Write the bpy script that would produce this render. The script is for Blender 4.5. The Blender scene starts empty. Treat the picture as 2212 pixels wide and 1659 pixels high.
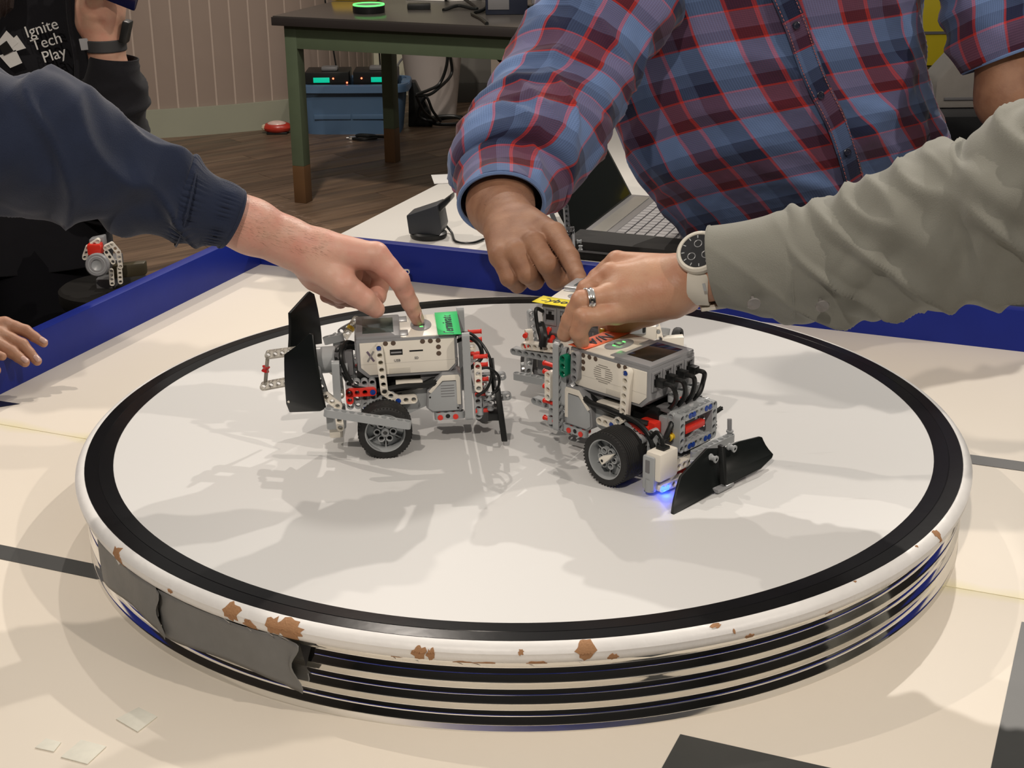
import bpy, bmesh, math, random
import numpy as np
from mathutils import Vector, Matrix, noise
random.seed(7); rng = np.random.default_rng(7)
S = bpy.context.scene
COL = S.collection
V3 = Vector
# ------------------------------------------------------------------ camera
F_PX, PITCH, ROLL = 3323.0, 0.3615, -0.01096
CAM = V3((-0.01089, -1.53898, 0.62864))
cd = bpy.data.cameras.new('camera'); cam = bpy.data.objects.new('camera', cd); COL.objects.link(cam)
cd.sensor_fit = 'HORIZONTAL'; cd.sensor_width = 36.0; cd.lens = 36.0*F_PX/2212.0
cd.clip_start = 0.05; cd.clip_end = 60
cam.matrix_world = Matrix.Translation(CAM) @ Matrix.Rotation(math.pi/2-PITCH, 4, 'X') @ Matrix.Rotation(ROLL, 4, 'Z')
S.camera = cam
# ------------------------------------------------------------------ world, lamps, exposure
W = bpy.data.worlds.new('world'); S.world = W; W.use_nodes = True
bg = W.node_tree.nodes['Background']
bg.inputs[0].default_value = (0.80, 0.76, 0.70, 1); bg.inputs[1].default_value = 0.54
def spot(name, loc, tgt, power, size, col, ang=70, blend=0.6):
    l = bpy.data.lights.new(name, 'SPOT'); l.energy = power; l.shadow_soft_size = size; l.color = col
    l.spot_size = math.radians(ang); l.spot_blend = blend
    o = bpy.data.objects.new(name, l); COL.objects.link(o); o.location = loc
    o.rotation_euler = (V3(tgt)-V3(loc)).to_track_quat('-Z', 'Y').to_euler()
    return o
WARM = (1.0, 0.885, 0.775)
spot('track_or_fill_lamp', (1.7, 3.1, 3.0), (0.1, -0.1, 0), 330, 0.03, (1.0, 0.92, 0.83), 50)
spot('track_or_fill_lamp', (-0.5, 3.8, 3.1), (0.0, -0.2, 0), 190, 0.03, (1.0, 0.90, 0.80), 50)
spot('track_or_fill_lamp', (-2.6, 1.5, 3.0), (-0.1, -0.1, 0), 190, 0.025, WARM, 55)
spot('track_or_fill_lamp', (-0.7, -3.3, 3.1), (-0.2, -0.1, 0), 320, 0.05, WARM, 60)  # unseen fill lamp added on the camera side to brighten the near tabletop
spot('track_or_fill_lamp', (2.6, -1.5, 3.0), (0.2, 0, 0), 210, 0.04, WARM, 60)
spot('track_or_fill_lamp', (-0.9, 2.3, 2.6), (-0.8, 5.6, -0.5), 345, 0.10, WARM, 75)  # added fill spot without a seen source, lifts the background wall and table fronts
spot('track_or_fill_lamp', (0.6, 3.2, 2.6), (0.1, 5.6, -0.6), 90, 0.10, WARM, 80)  # another added spot, brightens the background farther right
vs = S.view_settings
vs.view_transform = 'Standard'; vs.look = 'None'; vs.exposure = -0.05; vs.gamma = 1.0; vs.use_curve_mapping = False

def at(px, py, Y):
    """world point seen at photo pixel (px,py) lying at distance Y"""
    x = (px-1106)/F_PX; y = -(py-829.5)/F_PX
    c, s = math.cos(ROLL), math.sin(ROLL); x, y = c*x-s*y, s*x+c*y
    ct, st = math.cos(PITCH), math.sin(PITCH)
    r = V3((x, ct+y*st, -st+y*ct)); return CAM + r*((Y-CAM.y)/r.y)
def onz(px, py, z):
    p = at(px, py, 0.0)-CAM; return CAM + p*((z-CAM.z)/p.z)
PH = -0.3998
def uv(u, v, z=0.0):
    """table frame: u along the far wall, v away from the camera"""
    return V3((u*math.cos(PH)-v*math.sin(PH), u*math.sin(PH)+v*math.cos(PH), z))
ZT = -0.0848      # playing field
ZF = -0.86        # floor
# ------------------------------------------------------------------ materials
MATS = {}
def mat(name, col, rough=0.5, metal=0.0, var=0.06, scale=40.0, bump=0.0, bscale=200.0, spec=0.5, alpha=1.0, trans=0.0, sss=0.0, coat=0.0, emit=None, estr=0.0, sheen=0.0):
    if name in MATS: return MATS[name]
    m = bpy.data.materials.new(name); m.use_nodes = True; MATS[name] = m
    nt = m.node_tree; N = nt.nodes; L = nt.links; b = N['Principled BSDF']
    b.inputs['Roughness'].default_value = rough; b.inputs['Metallic'].default_value = metal
    b.inputs['Specular IOR Level'].default_value = spec
    b.inputs['Transmission Weight'].default_value = trans
    b.inputs['Coat Weight'].default_value = coat
    b.inputs['Sheen Weight'].default_value = sheen
    if sss:
        b.inputs['Subsurface Weight'].default_value = sss
        b.inputs['Subsurface Radius'].default_value = (1.0, 0.35, 0.2); b.inputs['Subsurface Scale'].default_value = 0.004
    if emit:
        b.inputs['Emission Color'].default_value = (*emit, 1); b.inputs['Emission Strength'].default_value = estr
    tc = N.new('ShaderNodeTexCoord')
    if var > 0:
        nz = N.new('ShaderNodeTexNoise'); nz.inputs['Scale'].default_value = scale; nz.inputs['Detail'].default_value = 4
        L.new(tc.outputs['Object'], nz.inputs['Vector'])
        mx = N.new('ShaderNodeMix'); mx.data_type = 'RGBA'
        mx.inputs[6].default_value = tuple(c*(1-var) for c in col)+(1,)
        mx.inputs[7].default_value = tuple(min(1, c*(1+var)) for c in col)+(1,)
        L.new(nz.outputs['Fac'], mx.inputs[0]); L.new(mx.outputs[2], b.inputs['Base Color'])
    else:
        b.inputs['Base Color'].default_value = (*col, 1)
    if bump > 0:
        n2 = N.new('ShaderNodeTexNoise'); n2.inputs['Scale'].default_value = bscale; n2.inputs['Detail'].default_value = 3
        L.new(tc.outputs['Object'], n2.inputs['Vector'])
        bp = N.new('ShaderNodeBump'); bp.inputs['Strength'].default_value = bump; bp.inputs['Distance'].default_value = 0.002
        L.new(n2.outputs['Fac'], bp.inputs['Height']); L.new(bp.outputs['Normal'], b.inputs['Normal'])
    return m
def nodes(m): return m.node_tree.nodes, m.node_tree.links, m.node_tree.nodes['Principled BSDF']
m_white = mat('white plastic', (0.80, 0.76, 0.67), 0.32, var=0.03)
m_lgrey = mat('light grey plastic', (0.36, 0.38, 0.39), 0.32, var=0.03)
m_dgrey = mat('dark grey plastic', (0.15, 0.15, 0.155), 0.35, var=0.03)
m_mgrey = mat('mid grey plastic', (0.27, 0.275, 0.285), 0.28, var=0.03)
m_black = mat('black plastic', (0.009, 0.010, 0.010), 0.38, var=0.05, spec=0.4)
m_panel = mat('black panel plastic', (0.006, 0.008, 0.008), 0.36, var=0.05, spec=0.32)
m_red = mat('red plastic', (0.72, 0.035, 0.02), 0.3, var=0.03)
m_blue = mat('blue plastic', (0.01, 0.05, 0.30), 0.3, var=0.03)
m_green = mat('green plastic', (0.0, 0.17, 0.09), 0.3, var=0.03)
m_yellow = mat('yellow plastic', (0.78, 0.52, 0.03), 0.3, var=0.03)
m_clear = mat('clear plastic', (0.72, 0.69, 0.62), 0.08, var=0.02, trans=0.75)
m_redclear = mat('clear red plastic', (0.70, 0.03, 0.03), 0.1, var=0.02, trans=0.4)
m_rubber = mat('tyre rubber', (0.012, 0.012, 0.012), 0.6, var=0.1, bump=0.1, bscale=900)
m_screen = mat('screen glass', (0.006, 0.010, 0.010), 0.08, var=0.0, coat=0.6)
m_screen_lit = mat('grey display', (0.055, 0.075, 0.068), 0.12, var=0.25, scale=120)
m_led = mat('green led', (0.1, 0.9, 0.2), 0.3, var=0.0, emit=(0.12, 1.0, 0.15), estr=1.6)
m_bled = mat('blue led', (0.05, 0.1, 0.9), 0.3, var=0.0, emit=(0.03, 0.08, 1.0), estr=7)
m_steel = mat('polished metal', (0.75, 0.74, 0.72), 0.18, metal=1.0, var=0.02)
m_ink = mat('dark marker ink', (0.02, 0.03, 0.05), 0.6, var=0)
m_hole = mat('socket black', (0.004, 0.004, 0.004), 0.6, var=0)
# ------------------------------------------------------------------ object helpers
def tag(o, label=None, cat=None, group=None, kind=None):
    if label: o['label'] = label
    if cat: o['category'] = cat
    if group: o['group'] = group
    if kind: o['kind'] = kind
    return o
def thing(name, label, cat, loc=(0, 0, 0), rot=(0, 0, 0), group=None):
    o = bpy.data.objects.new(name, None); COL.objects.link(o); o.empty_display_size = 0.02
    o.location = loc; o.rotation_euler = rot
    tag(o, label, cat, group); return o
def wmat(o):
    m = o.matrix_basis
    m = o.matrix_parent_inverse @ m if o.parent else m
    return (wmat(o.parent) @ m) if o.parent else m
def link(name, me, parent=None, M=None, world=False, label=None):
    o = bpy.data.objects.new(name, me); COL.objects.link(o)
    if parent:
        o.parent = parent
        if world: o.matrix_parent_inverse = wmat(parent).inverted()
    if M is not None: o.matrix_basis = M
    if label: o['label'] = label
    return o
class MB:
    """collects shapes into ONE mesh"""
    def __init__(s, k=1.0): s.v = []; s.f = []; s.k = k; s.M = Matrix.Identity(4); s.uv = None
    def add(s, vs, fs):
        n = len(s.v); s.v += [tuple(s.M @ V3(p)) for p in vs]; s.f += [tuple(i+n for i in f) for f in fs]; return s
    def box(s, lo, hi, b=0.0):
        x0, y0, z0 = lo; x1, y1, z1 = hi
        b = min(b, (x1-x0)/2.01, (y1-y0)/2.01, (z1-z0)/2.01)
        if b <= 0:
            return s.add([(x0,y0,z0),(x1,y0,z0),(x1,y1,z0),(x0,y1,z0),(x0,y0,z1),(x1,y0,z1),(x1,y1,z1),(x0,y1,z1)],
                [(0,3,2,1),(4,5,6,7),(0,1,5,4),(1,2,6,5),(2,3,7,6),(3,0,4,7)])
        bm = bmesh.new(); bmesh.ops.create_cube(bm, size=1)
        for v in bm.verts: v.co = V3((x0 if v.co.x < 0 else x1, y0 if v.co.y < 0 else y1, z0 if v.co.z < 0 else z1))
        bmesh.ops.bevel(bm, geom=bm.edges[:], offset=b, segments=2, affect='EDGES', profile=0.6)
        bm.verts.index_update(); s.add([v.co for v in bm.verts], [[v.index for v in f.verts] for f in bm.faces]); bm.free(); return s
    def obox(s, c, ex, ey, ez, dx, dy, dz, b=0.0):
        ex, ey, ez = V3(ex).normalized(), V3(ey).normalized(), V3(ez).normalized()
        old = s.M; s.M = old @ Matrix(((ex.x,ey.x,ez.x,c[0]),(ex.y,ey.y,ez.y,c[1]),(ex.z,ey.z,ez.z,c[2]),(0,0,0,1)))
        s.box((-dx/2,-dy/2,-dz/2),(dx/2,dy/2,dz/2),b); s.M = old; return s
    def tube(s, pts, r, n=12, cap=True):
        pts = [V3(p) for p in pts]; R = r if isinstance(r, (list, tuple)) else [r]*len(pts)
        vs, fs = [], []; up = None
        for i, p in enumerate(pts):
            t = (pts[min(i+1, len(pts)-1)]-pts[max(i-1, 0)]).normalized()
            if up is None: up = t.orthogonal().normalized()
            up = (up-t*up.dot(t)).normalized(); w = t.cross(up)
            for k in range(n):
                a = 2*math.pi*k/n; vs.append(p+(up*math.cos(a)+w*math.sin(a))*R[i])
        for i in range(len(pts)-1):
            for k in range(n): fs.append((i*n+k, i*n+(k+1)%n, (i+1)*n+(k+1)%n, (i+1)*n+k))
        if cap: fs.append(tuple(range(n))[::-1]); fs.append(tuple((len(pts)-1)*n+k for k in range(n)))
        return s.add(vs, fs)
    def lathe(s, prof, n=48, axis='Z', c=(0, 0, 0), a0=0, a1=2*math.pi, close=False):
        full = abs(a1-a0-2*math.pi) < 1e-6; m = n if full else n+1; vs, fs = [], []
        for k in range(m):
            a = a0+(a1-a0)*k/n
            for (r, z) in prof:
                x, y = r*math.cos(a), r*math.sin(a)
                vs.append({'Z': (x, y, z), 'Y': (x, z, -y), 'X': (z, x, y)}[axis])
        vs = [(p[0]+c[0], p[1]+c[1], p[2]+c[2]) for p in vs]; q = len(prof)
        for k in range(n):
            k2 = (k+1) % m
            for j in range(q-1 if not close else q):
                j2 = (j+1) % q; fs.append((k*q+j, k2*q+j, k2*q+j2, k*q+j2))
        return s.add(vs, fs)
    def prism(s, poly, d0, d1, axis='Y', bev=0.0):
        """polygon (a,b) extruded from d0 to d1 along an axis"""
        n = len(poly)
        mp = {'Y': lambda a, b, d: (a, d, b), 'Z': lambda a, b, d: (a, b, d), 'X': lambda a, b, d: (d, a, b)}[axis]
        vs = [mp(a, b, d0) for a, b in poly]+[mp(a, b, d1) for a, b in poly]
        fs = [tuple(range(n)), tuple(range(2*n-1, n-1, -1))]+[(i, n+i, n+(i+1) % n, (i+1) % n) for i in range(n)]
        if bev > 0:
            bm = bmesh.new(); bv = [bm.verts.new(v) for v in vs]
            for f in fs: bm.faces.new([bv[i] for i in f])
            bmesh.ops.recalc_face_normals(bm, faces=bm.faces[:])
            ed = [e for e in bm.edges if e.calc_face_angle(0) > 0.5]
            bmesh.ops.bevel(bm, geom=ed, offset=bev, segments=2, affect='EDGES', profile=0.6)
            bm.verts.index_update(); s.add([v.co for v in bm.verts], [[v.index for v in f.verts] for f in bm.faces]); bm.free(); return s
        return s.add(vs, fs)
    def sphere(s, c, r, n=16, sc=(1, 1, 1)):
        m = n//2; vs = [(c[0], c[1], c[2]+r*sc[2])]; fs = []
        for i in range(1, m):
            t = math.pi*i/m
            for k in range(n):
                a = 2*math.pi*k/n; vs.append((c[0]+r*sc[0]*math.sin(t)*math.cos(a), c[1]+r*sc[1]*math.sin(t)*math.sin(a), c[2]+r*sc[2]*math.cos(t)))
        vs.append((c[0], c[1], c[2]-r*sc[2])); L = len(vs)-1
        for k in range(n):
            fs.append((0, 1+k, 1+(k+1) % n)); fs.append((L, L-n+(k+1) % n, L-n+k))
        for i in range(m-2):
            for k in range(n): a = 1+i*n; fs.append((a+k, a+n+k, a+n+(k+1) % n, a+(k+1) % n))
        return s.add(vs, fs)
    def mesh(s, name, m, smooth=30, fix=True):
        me = bpy.data.meshes.new(name)
        me.from_pydata([(x*s.k, y*s.k, z*s.k) for x, y, z in s.v], [], s.f); me.validate()
        if fix:
            bm = bmesh.new(); bm.from_mesh(me); bmesh.ops.recalc_face_normals(bm, faces=bm.faces[:]); bm.to_mesh(me); bm.free()
        for mm in (m if isinstance(m, (list, tuple)) else [m]): me.materials.append(mm)
        if smooth:
            me.shade_smooth()
            me.set_sharp_from_angle(angle=math.radians(smooth))
        return me
    def build(s, name, m, parent=None, label=None, smooth=30, world=False, M=None):
        return link(name, s.mesh(name, m, smooth), parent, M, world, label)
def frame(o, ex, ez):
    ex = V3(ex).normalized(); ez = V3(ez); ez = (ez-ex*ez.dot(ex)).normalized(); ey = ez.cross(ex)
    return Matrix(((ex.x,ey.x,ez.x,o[0]),(ex.y,ey.y,ez.y,o[1]),(ex.z,ey.z,ez.z,o[2]),(0,0,0,1)))
def smooth_path(pts, n=8):
    P = [V3(p) for p in pts]; out = []
    for i in range(len(P)-1):
        p0, p1, p2, p3 = P[max(i-1, 0)], P[i], P[i+1], P[min(i+2, len(P)-1)]
        for k in range(n):
            t = k/n; out.append(0.5*((2*p1)+(p2-p0)*t+(2*p0-5*p1+4*p2-p3)*t*t+(3*p1-p0-3*p2+p3)*t**3))
    out.append(P[-1]); return out
def lettering(txt, size, m, parent, M, world=False, thick=0.0002, name='lettering', shear=0.0, bold=0.0, space=1.0):
    cu = bpy.data.curves.new('txt', 'FONT'); cu.body = txt; cu.size = size; cu.extrude = thick; cu.shear = shear; cu.offset = bold
    cu.align_x = 'CENTER'; cu.align_y = 'CENTER'; cu.resolution_u = 3; cu.space_character = space
    o = bpy.data.objects.new('txt', cu); COL.objects.link(o)
    dg = bpy.context.evaluated_depsgraph_get(); me = bpy.data.meshes.new_from_object(o.evaluated_get(dg))
    bpy.data.objects.remove(o); me.name = name; me.materials.clear(); me.materials.append(m)
    return link(name, me, parent, M, world)
# ================================================================== SETTING
m_floor = mat('floor wood', (0.085, 0.055, 0.036), 0.45, var=0.0)
N, L, B = nodes(m_floor)
tc = N.new('ShaderNodeTexCoord'); mp = N.new('ShaderNodeMapping'); mp.inputs['Scale'].default_value = (1.2, 16, 16)
nz = N.new('ShaderNodeTexNoise'); nz.inputs['Scale'].default_value = 2.2; nz.inputs['Detail'].default_value = 6
oi = N.new('ShaderNodeObjectInfo'); cr = N.new('ShaderNodeValToRGB')
cr.color_ramp.elements[0].position = 0.3; cr.color_ramp.elements[0].color = (0.068, 0.044, 0.029, 1)
cr.color_ramp.elements[1].position = 0.7; cr.color_ramp.elements[1].color = (0.17, 0.112, 0.072, 1)
ad = N.new('ShaderNodeVectorMath'); ad.operation = 'ADD'; mu = N.new('ShaderNodeMath'); mu.operation = 'MULTIPLY'; mu.inputs[1].default_value = 37
hs = N.new('ShaderNodeHueSaturation'); mr = N.new('ShaderNodeMapRange'); mr.inputs[3].default_value = 0.8; mr.inputs[4].default_value = 1.25
L.new(oi.outputs['Random'], mu.inputs[0]); L.new(tc.outputs['Object'], ad.inputs[0]); L.new(mu.outputs[0], ad.inputs[1])
L.new(ad.outputs[0], mp.inputs[0]); L.new(mp.outputs[0], nz.inputs['Vector']); L.new(nz.outputs['Fac'], cr.inputs[0])
L.new(oi.outputs['Random'], mr.inputs[0]); L.new(mr.outputs[0], hs.inputs['Value']); L.new(cr.outputs[0], hs.inputs['Color']); L.new(hs.outputs[0], B.inputs['Base Color'])
m_sub = mat('dark subfloor', (0.03, 0.02, 0.014), 0.7)
fl = tag(MB().box((-5, -4.5, ZF-0.06), (5, 9, ZF-0.006)).build('floor', m_sub, smooth=0), kind='structure')
bw, bl = 0.125, 1.25
plk = MB().box((-bl/2+0.001, -bw/2+0.001, -0.012), (bl/2-0.001, bw/2-0.001, 0), 0.0015).mesh('floor_board', m_floor, 20)
fdir = math.atan2(1, 1.25); n = 0
for i in range(-40, 50):
    for j in range(-8, 9):
        a = (j+(0.37*i) % 1.0)*bl; b = i*bw
        x = -0.6+a*math.cos(fdir)-b*math.sin(fdir); y = 4.2+a*math.sin(fdir)+b*math.cos(fdir)
        if -2.9 < x < 1.3 and 1.9 < y < 7.3 and n < 290 and abs(x+0.9) < 0.6+0.33*y:
            link('floor_board', plk, fl, Matrix.Translation((x, y, ZF)) @ Matrix.Rotation(fdir, 4, 'Z')); n += 1
m_wallp = mat('taupe painted beadboard', (0.31, 0.245, 0.205), 0.55, var=0.05, scale=9)
m_sage = mat('pale sage paint', (0.30, 0.31, 0.24), 0.5, var=0.05, scale=8)
m_cream = mat('cream paint', (0.50, 0.49, 0.38), 0.6, var=0.04, scale=6)
m_dwall = mat('dim grey wall paint', (0.17, 0.165, 0.15), 0.7, var=0.05, scale=5)
m_beige = mat('beige panel paint', (0.36, 0.31, 0.26), 0.6, var=0.04, scale=5)
def offset_path(P, d):
    out = []
    for i, p in enumerate(P):
        t = P[min(i+1, len(P)-1)]-P[max(i-1, 0)]; out.append(p+V3((t.y, -t.x, 0)).normalized()*d)
    return out
wp = smooth_path([(-3.6, 5.62, 0), (-2.5, 5.66, 0), (-1.75, 5.79, 0), (-1.28, 5.95, 0), (-0.98, 6.15, 0), (-0.80, 6.50, 0), (-0.74, 6.80, 0)], 24)
ln = [0]
for a, b_ in zip(wp, wp[1:]): ln.append(ln[-1]+(b_-a).length)
def along(s):
    s = max(0, min(ln[-1], s))
    for i in range(len(ln)-1):
        if ln[i+1] >= s: return wp[i].lerp(wp[i+1], (s-ln[i])/(ln[i+1]-ln[i]))
    return wp[-1]
bk = offset_path(wp, -0.03)
def ribbon(mb, A, Bp, z0, z1):
    n = len(A); vs = [(p.x, p.y, z0) for p in A]+[(p.x, p.y, z1) for p in A]+[(p.x, p.y, z0) for p in Bp]+[(p.x, p.y, z1) for p in Bp]; fs = []
    for i in range(n-1):
        fs += [(i, i+1, n+i+1, n+i), (2*n+i, 3*n+i, 3*n+i+1, 2*n+i+1), (n+i, n+i+1, 3*n+i+1, 3*n+i), (i, 2*n+i, 2*n+i+1, i+1)]
    fs += [(0, n, 3*n, 2*n), (n-1, 3*n-1, 4*n-1, 2*n-1)]; mb.add(vs, fs)
mb = MB(); ribbon(mb, offset_path(wp, 0.0), bk, ZF, 1.9)
wall = tag(mb.build('wall_back', mat('groove paint', (0.43, 0.35, 0.295), 0.6), smooth=40), kind='structure')
s = 0.0; pw = 0.092
while s+pw < ln[-1]:
    a, b_ = along(s+0.0045), along(s+pw-0.0045); t = (b_-a); c = (a+b_)/2
    MB().obox((0, 0, 0), (1, 0, 0), (0, 1, 0), (0, 0, 1), t.length, 0.004, 2.42, 0.001).build('wall_board', m_wallp, wall, M=frame((c.x+0, c.y-0.0005, (ZF+1.7)/2+0.06), t, (0, 0, 1)), smooth=30)
    s += pw
fr = offset_path(wp, 0.022); mb = MB(); ribbon(mb, fr, offset_path(wp, 0.003), ZF, ZF+0.135)
tag(mb.build('baseboard_back', m_sage, smooth=40), kind='structure')
def slab(name, x0, x1, y0, y1, z0, z1, m, kind='structure', parent=None):
    o = MB().box((x0, y0, z0), (x1, y1, z1), 0.004).build(name, m, parent)
    return tag(o, kind=kind) if not parent else o
slab('wall_far', -0.80, 2.6, 6.86, 6.95, ZF, 3.4, m_cream)
slab('trim_1', -0.36, -0.10, 6.66, 6.855, ZF, 3.4, m_dwall)
slab('baseboard_far', -0.37, -0.10, 6.63, 6.655, ZF, ZF+0.10, mat('charcoal skirting', (0.05, 0.048, 0.042), 0.6))
slab('trim_2', -0.10, 0.9, 6.28, 6.50, ZF, 3.4, m_beige)
slab('wall_left', -3.75, -3.65, -4.5, 5.6, ZF, 3.4, mat('left wall paint', (0.12, 0.10, 0.085), 0.7))
slab('wall_right', 4.3, 4.4, -4.5, 7, ZF, 3.4, mat('right wall paint', (0.10, 0.09, 0.08), 0.7))
slab('wall_front', -3.65, 4.3, -4.5, -4.4, ZF, 3.4, mat('front wall paint', (0.05, 0.047, 0.045), 0.7))
# ================================================================== ARENA TABLE
m_mat = mat('cream playing mat', (0.74, 0.67, 0.56), 0.5, var=0.0)
N, L, B = nodes(m_mat)
tc = N.new('ShaderNodeTexCoord'); n1 = N.new('ShaderNodeTexNoise'); n1.inputs['Scale'].default_value = 3; n1.inputs['Detail'].default_value = 5
mx = N.new('ShaderNodeMix'); mx.data_type = 'RGBA'; mx.inputs[6].default_value = (0.73, 0.665, 0.565, 1); mx.inputs[7].default_value = (0.81, 0.75, 0.655, 1)
n2 = N.new('ShaderNodeTexNoise'); n2.inputs['Scale'].default_value = 38; n2.inputs['Detail'].default_value = 6; n2.inputs['Roughness'].default_value = 0.7
r2 = N.new('ShaderNodeValToRGB'); r2.color_ramp.elements[0].position = 0.69; r2.color_ramp.elements[1].position = 0.76
r2.color_ramp.elements[0].color = (0, 0, 0, 1); r2.color_ramp.elements[1].color = (0.4, 0.4, 0.4, 1)
m2 = N.new('ShaderNodeMix'); m2.data_type = 'RGBA'; m2.inputs[7].default_value = (0.45, 0.38, 0.30, 1)
L.new(tc.outputs['Object'], n1.inputs['Vector']); L.new(tc.outputs['Object'], n2.inputs['Vector'])
L.new(n1.outputs['Fac'], mx.inputs[0]); L.new(n2.outputs['Fac'], r2.inputs[0]); L.new(r2.outputs[0], m2.inputs[0]); L.new(mx.outputs[2], m2.inputs[6])
# yellowed glue stain along the seam (object y = 0 is the seam)
sx = N.new('ShaderNodeSeparateXYZ'); ab = N.new('ShaderNodeMath'); ab.operation = 'ABSOLUTE'
n3 = N.new('ShaderNodeTexNoise'); n3.inputs['Scale'].default_value = 9
sb = N.new('ShaderNodeMath'); sb.operation = 'MULTIPLY_ADD'; sb.inputs[1].default_value = 0.06; sb.inputs[2].default_value = -0.02
gt = N.new('ShaderNodeMapRange'); gt.inputs[1].default_value = -0.010; gt.inputs[2].default_value = 0.012; gt.inputs[3].default_value = 0.0; gt.inputs[4].default_value = 0.55
df = N.new('ShaderNodeMath'); df.operation = 'SUBTRACT'
L.new(tc.outputs['Object'], sx.inputs[0]); L.new(sx.outputs['Y'], ab.inputs[0]); L.new(tc.outputs['Object'], n3.inputs['Vector'])
L.new(n3.outputs['Fac'], sb.inputs[0]); L.new(sb.outputs[0], df.inputs[0]); L.new(ab.outputs[0], df.inputs[1]); L.new(df.outputs[0], gt.inputs[0])
m3 = N.new('ShaderNodeMix'); m3.data_type = 'RGBA'; m3.inputs[7].default_value = (0.72, 0.66, 0.30, 1)
L.new(gt.outputs[0], m3.inputs[0]); L.new(m2.outputs[2], m3.inputs[6]); L.new(m3.outputs[2], B.inputs['Base Color'])
m_bwall = mat('royal blue painted board', (0.008, 0.020, 0.215), 0.45, var=0.12, scale=14, bump=0.08, bscale=60, spec=0.22)
m_tapeg = mat('charcoal floor tape', (0.045, 0.047, 0.046), 0.45, var=0.08, scale=60)
m_leg = mat('grey steel leg', (0.2, 0.2, 0.2), 0.4)
U0, U1, VA, VB = -0.752, 0.95, -0.95, 0.685
tb = thing('arena_table', 'large cream-topped competition table with blue painted border boards, under the round platform', 'table', (0, 0, ZT), (0, 0, PH))
SV = -0.042
MB().box((U0-0.02, VA-0.02, -0.030), (U1+0.02, VB+0.02, -0.003)).build('tabletop', mat('tabletop ply', (0.3, 0.25, 0.18), 0.6), tb, smooth=0)
link('mat_sheet', MB().box((U0, 0.0006, -0.003), (U1, VB-SV, 0), 0.0006).mesh('mat_sheet', m_mat, 30), tb, Matrix.Translation((0, SV, 0)))
link('mat_sheet', MB().box((U0, VA-SV, -0.003), (U1, -0.0006, 0), 0.0006).mesh('mat_sheet', m_mat, 30), tb, Matrix.Translation((0, SV, 0)))
ZW = 0.0585
for lo, hi in (((U0-0.019, VA, -0.03), (U0, VB+0.019, ZW)), ((U0, VB, -0.03), (U1, VB+0.019, ZW)), ((U1, VA, -0.03), (U1+0.019, VB+0.019, ZW)), ((U0-0.019, VA-0.019, -0.03), (U1+0.019, VA, ZW-0.02))):
    MB().box(lo, hi, 0.0015).build('border_board', m_bwall, tb)
for u in (U0+0.06, U1-0.06):
    for v in (VA+0.06, VB-0.06):
        MB().box((u-0.025, v-0.025, ZF-ZT), (u+0.025, v+0.025, -0.03), 0.003).build('leg', m_leg, tb)
def strip(poly, lab=None, m=m_tapeg):
    MB().prism([(a, b) for a, b in poly], 0.0001, 0.0005, 'Z').build('line_tape', m, tb, lab, smooth=0)
strip([(U0+0.001, -0.310), (-0.30, -0.309), (-0.30, -0.335), (U0+0.001, -0.336)])
strip([(0.42, 0.2935), (U1-0.001, 0.2965), (U1-0.001, 0.2680), (0.42, 0.267)])
strip([(0.534, -0.088), (0.76, -0.088), (0.76, VA+0.001), (0.536, VA+0.001)])
strip([(0.295, -0.381), (0.296, VA+0.001), (0.50, VA+0.001), (0.50, -0.383)])
strip([(U0+0.001, 0.021), (-0.705, 0.022), (U0+0.001, -0.030)], None, mat('navy tape', (0.010, 0.012, 0.03), 0.4))
m_pad = mat('pale adhesive foam', (0.72, 0.71, 0.62), 0.7, var=0.08, scale=150)
for q, lab in ((((-0.148, -0.535), (-0.141, -0.513), (-0.118, -0.519), (-0.120, -0.544)), 'pale square adhesive pad on the cream mat, highest of the three near the platform front'),
               (((-0.156, -0.597), (-0.156, -0.571), (-0.131, -0.571), (-0.130, -0.597)), 'pale square adhesive pad at the lower left, biggest of the two side by side'),
               (((-0.184, -0.594), (-0.184, -0.580), (-0.169, -0.580), (-0.166, -0.593)), 'small yellowish adhesive pad on the mat, smallest of the three')):
    P = [uv(a, b, ZT) for a, b in q]; c = sum(P, V3())/4
    o = MB().prism([(p.x-c.x, p.y-c.y) for p in P], 0.0002, 0.0012, 'Z', 0.0003).build('adhesive_pad', m_pad, None, M=Matrix.Translation(c))
    tag(o, lab, 'adhesive pad', 'adhesive pads on the mat')
for q in (((-0.50, 0.42), (-0.46, 0.42), (-0.46, 0.40), (-0.50, 0.40)), ((-0.42, 0.47), (-0.385, 0.47), (-0.385, 0.455), (-0.42, 0.455))):
    MB().prism(q, 0.0001, 0.0006, 'Z').build('tape_residue', mat('old tape residue', (0.62, 0.57, 0.48), 0.5), tb, smooth=0)
# ================================================================== ROUND PLATFORM
pf = thing('round_platform', 'round white robot ring with black border, chipped white rim and chrome ribbed edge', 'platform', (0, 0, ZT))
HD = -ZT
m_top = mat('white laminate', (0.66, 0.65, 0.63), 0.42, var=0.0, spec=0.25)
N, L, B = nodes(m_top)
tc = N.new('ShaderNodeTexCoord'); mp = N.new('ShaderNodeMapping'); mp.inputs['Rotation'].default_value = (0, 0, 0.5); mp.inputs['Scale'].default_value = (10, 70, 1)
na = N.new('ShaderNodeTexNoise'); na.inputs['Scale'].default_value = 1.0; na.inputs['Detail'].default_value = 5
nb = N.new('ShaderNodeTexNoise'); nb.inputs['Scale'].default_value = 6; nb.inputs['Detail'].default_value = 2
ra = N.new('ShaderNodeValToRGB'); ra.color_ramp.elements[0].position = 0.66; ra.color_ramp.elements[1].position = 0.74
ra.color_ramp.elements[0].color = (0, 0, 0, 1); ra.color_ramp.elements[1].color = (1, 1, 1, 1)
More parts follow.
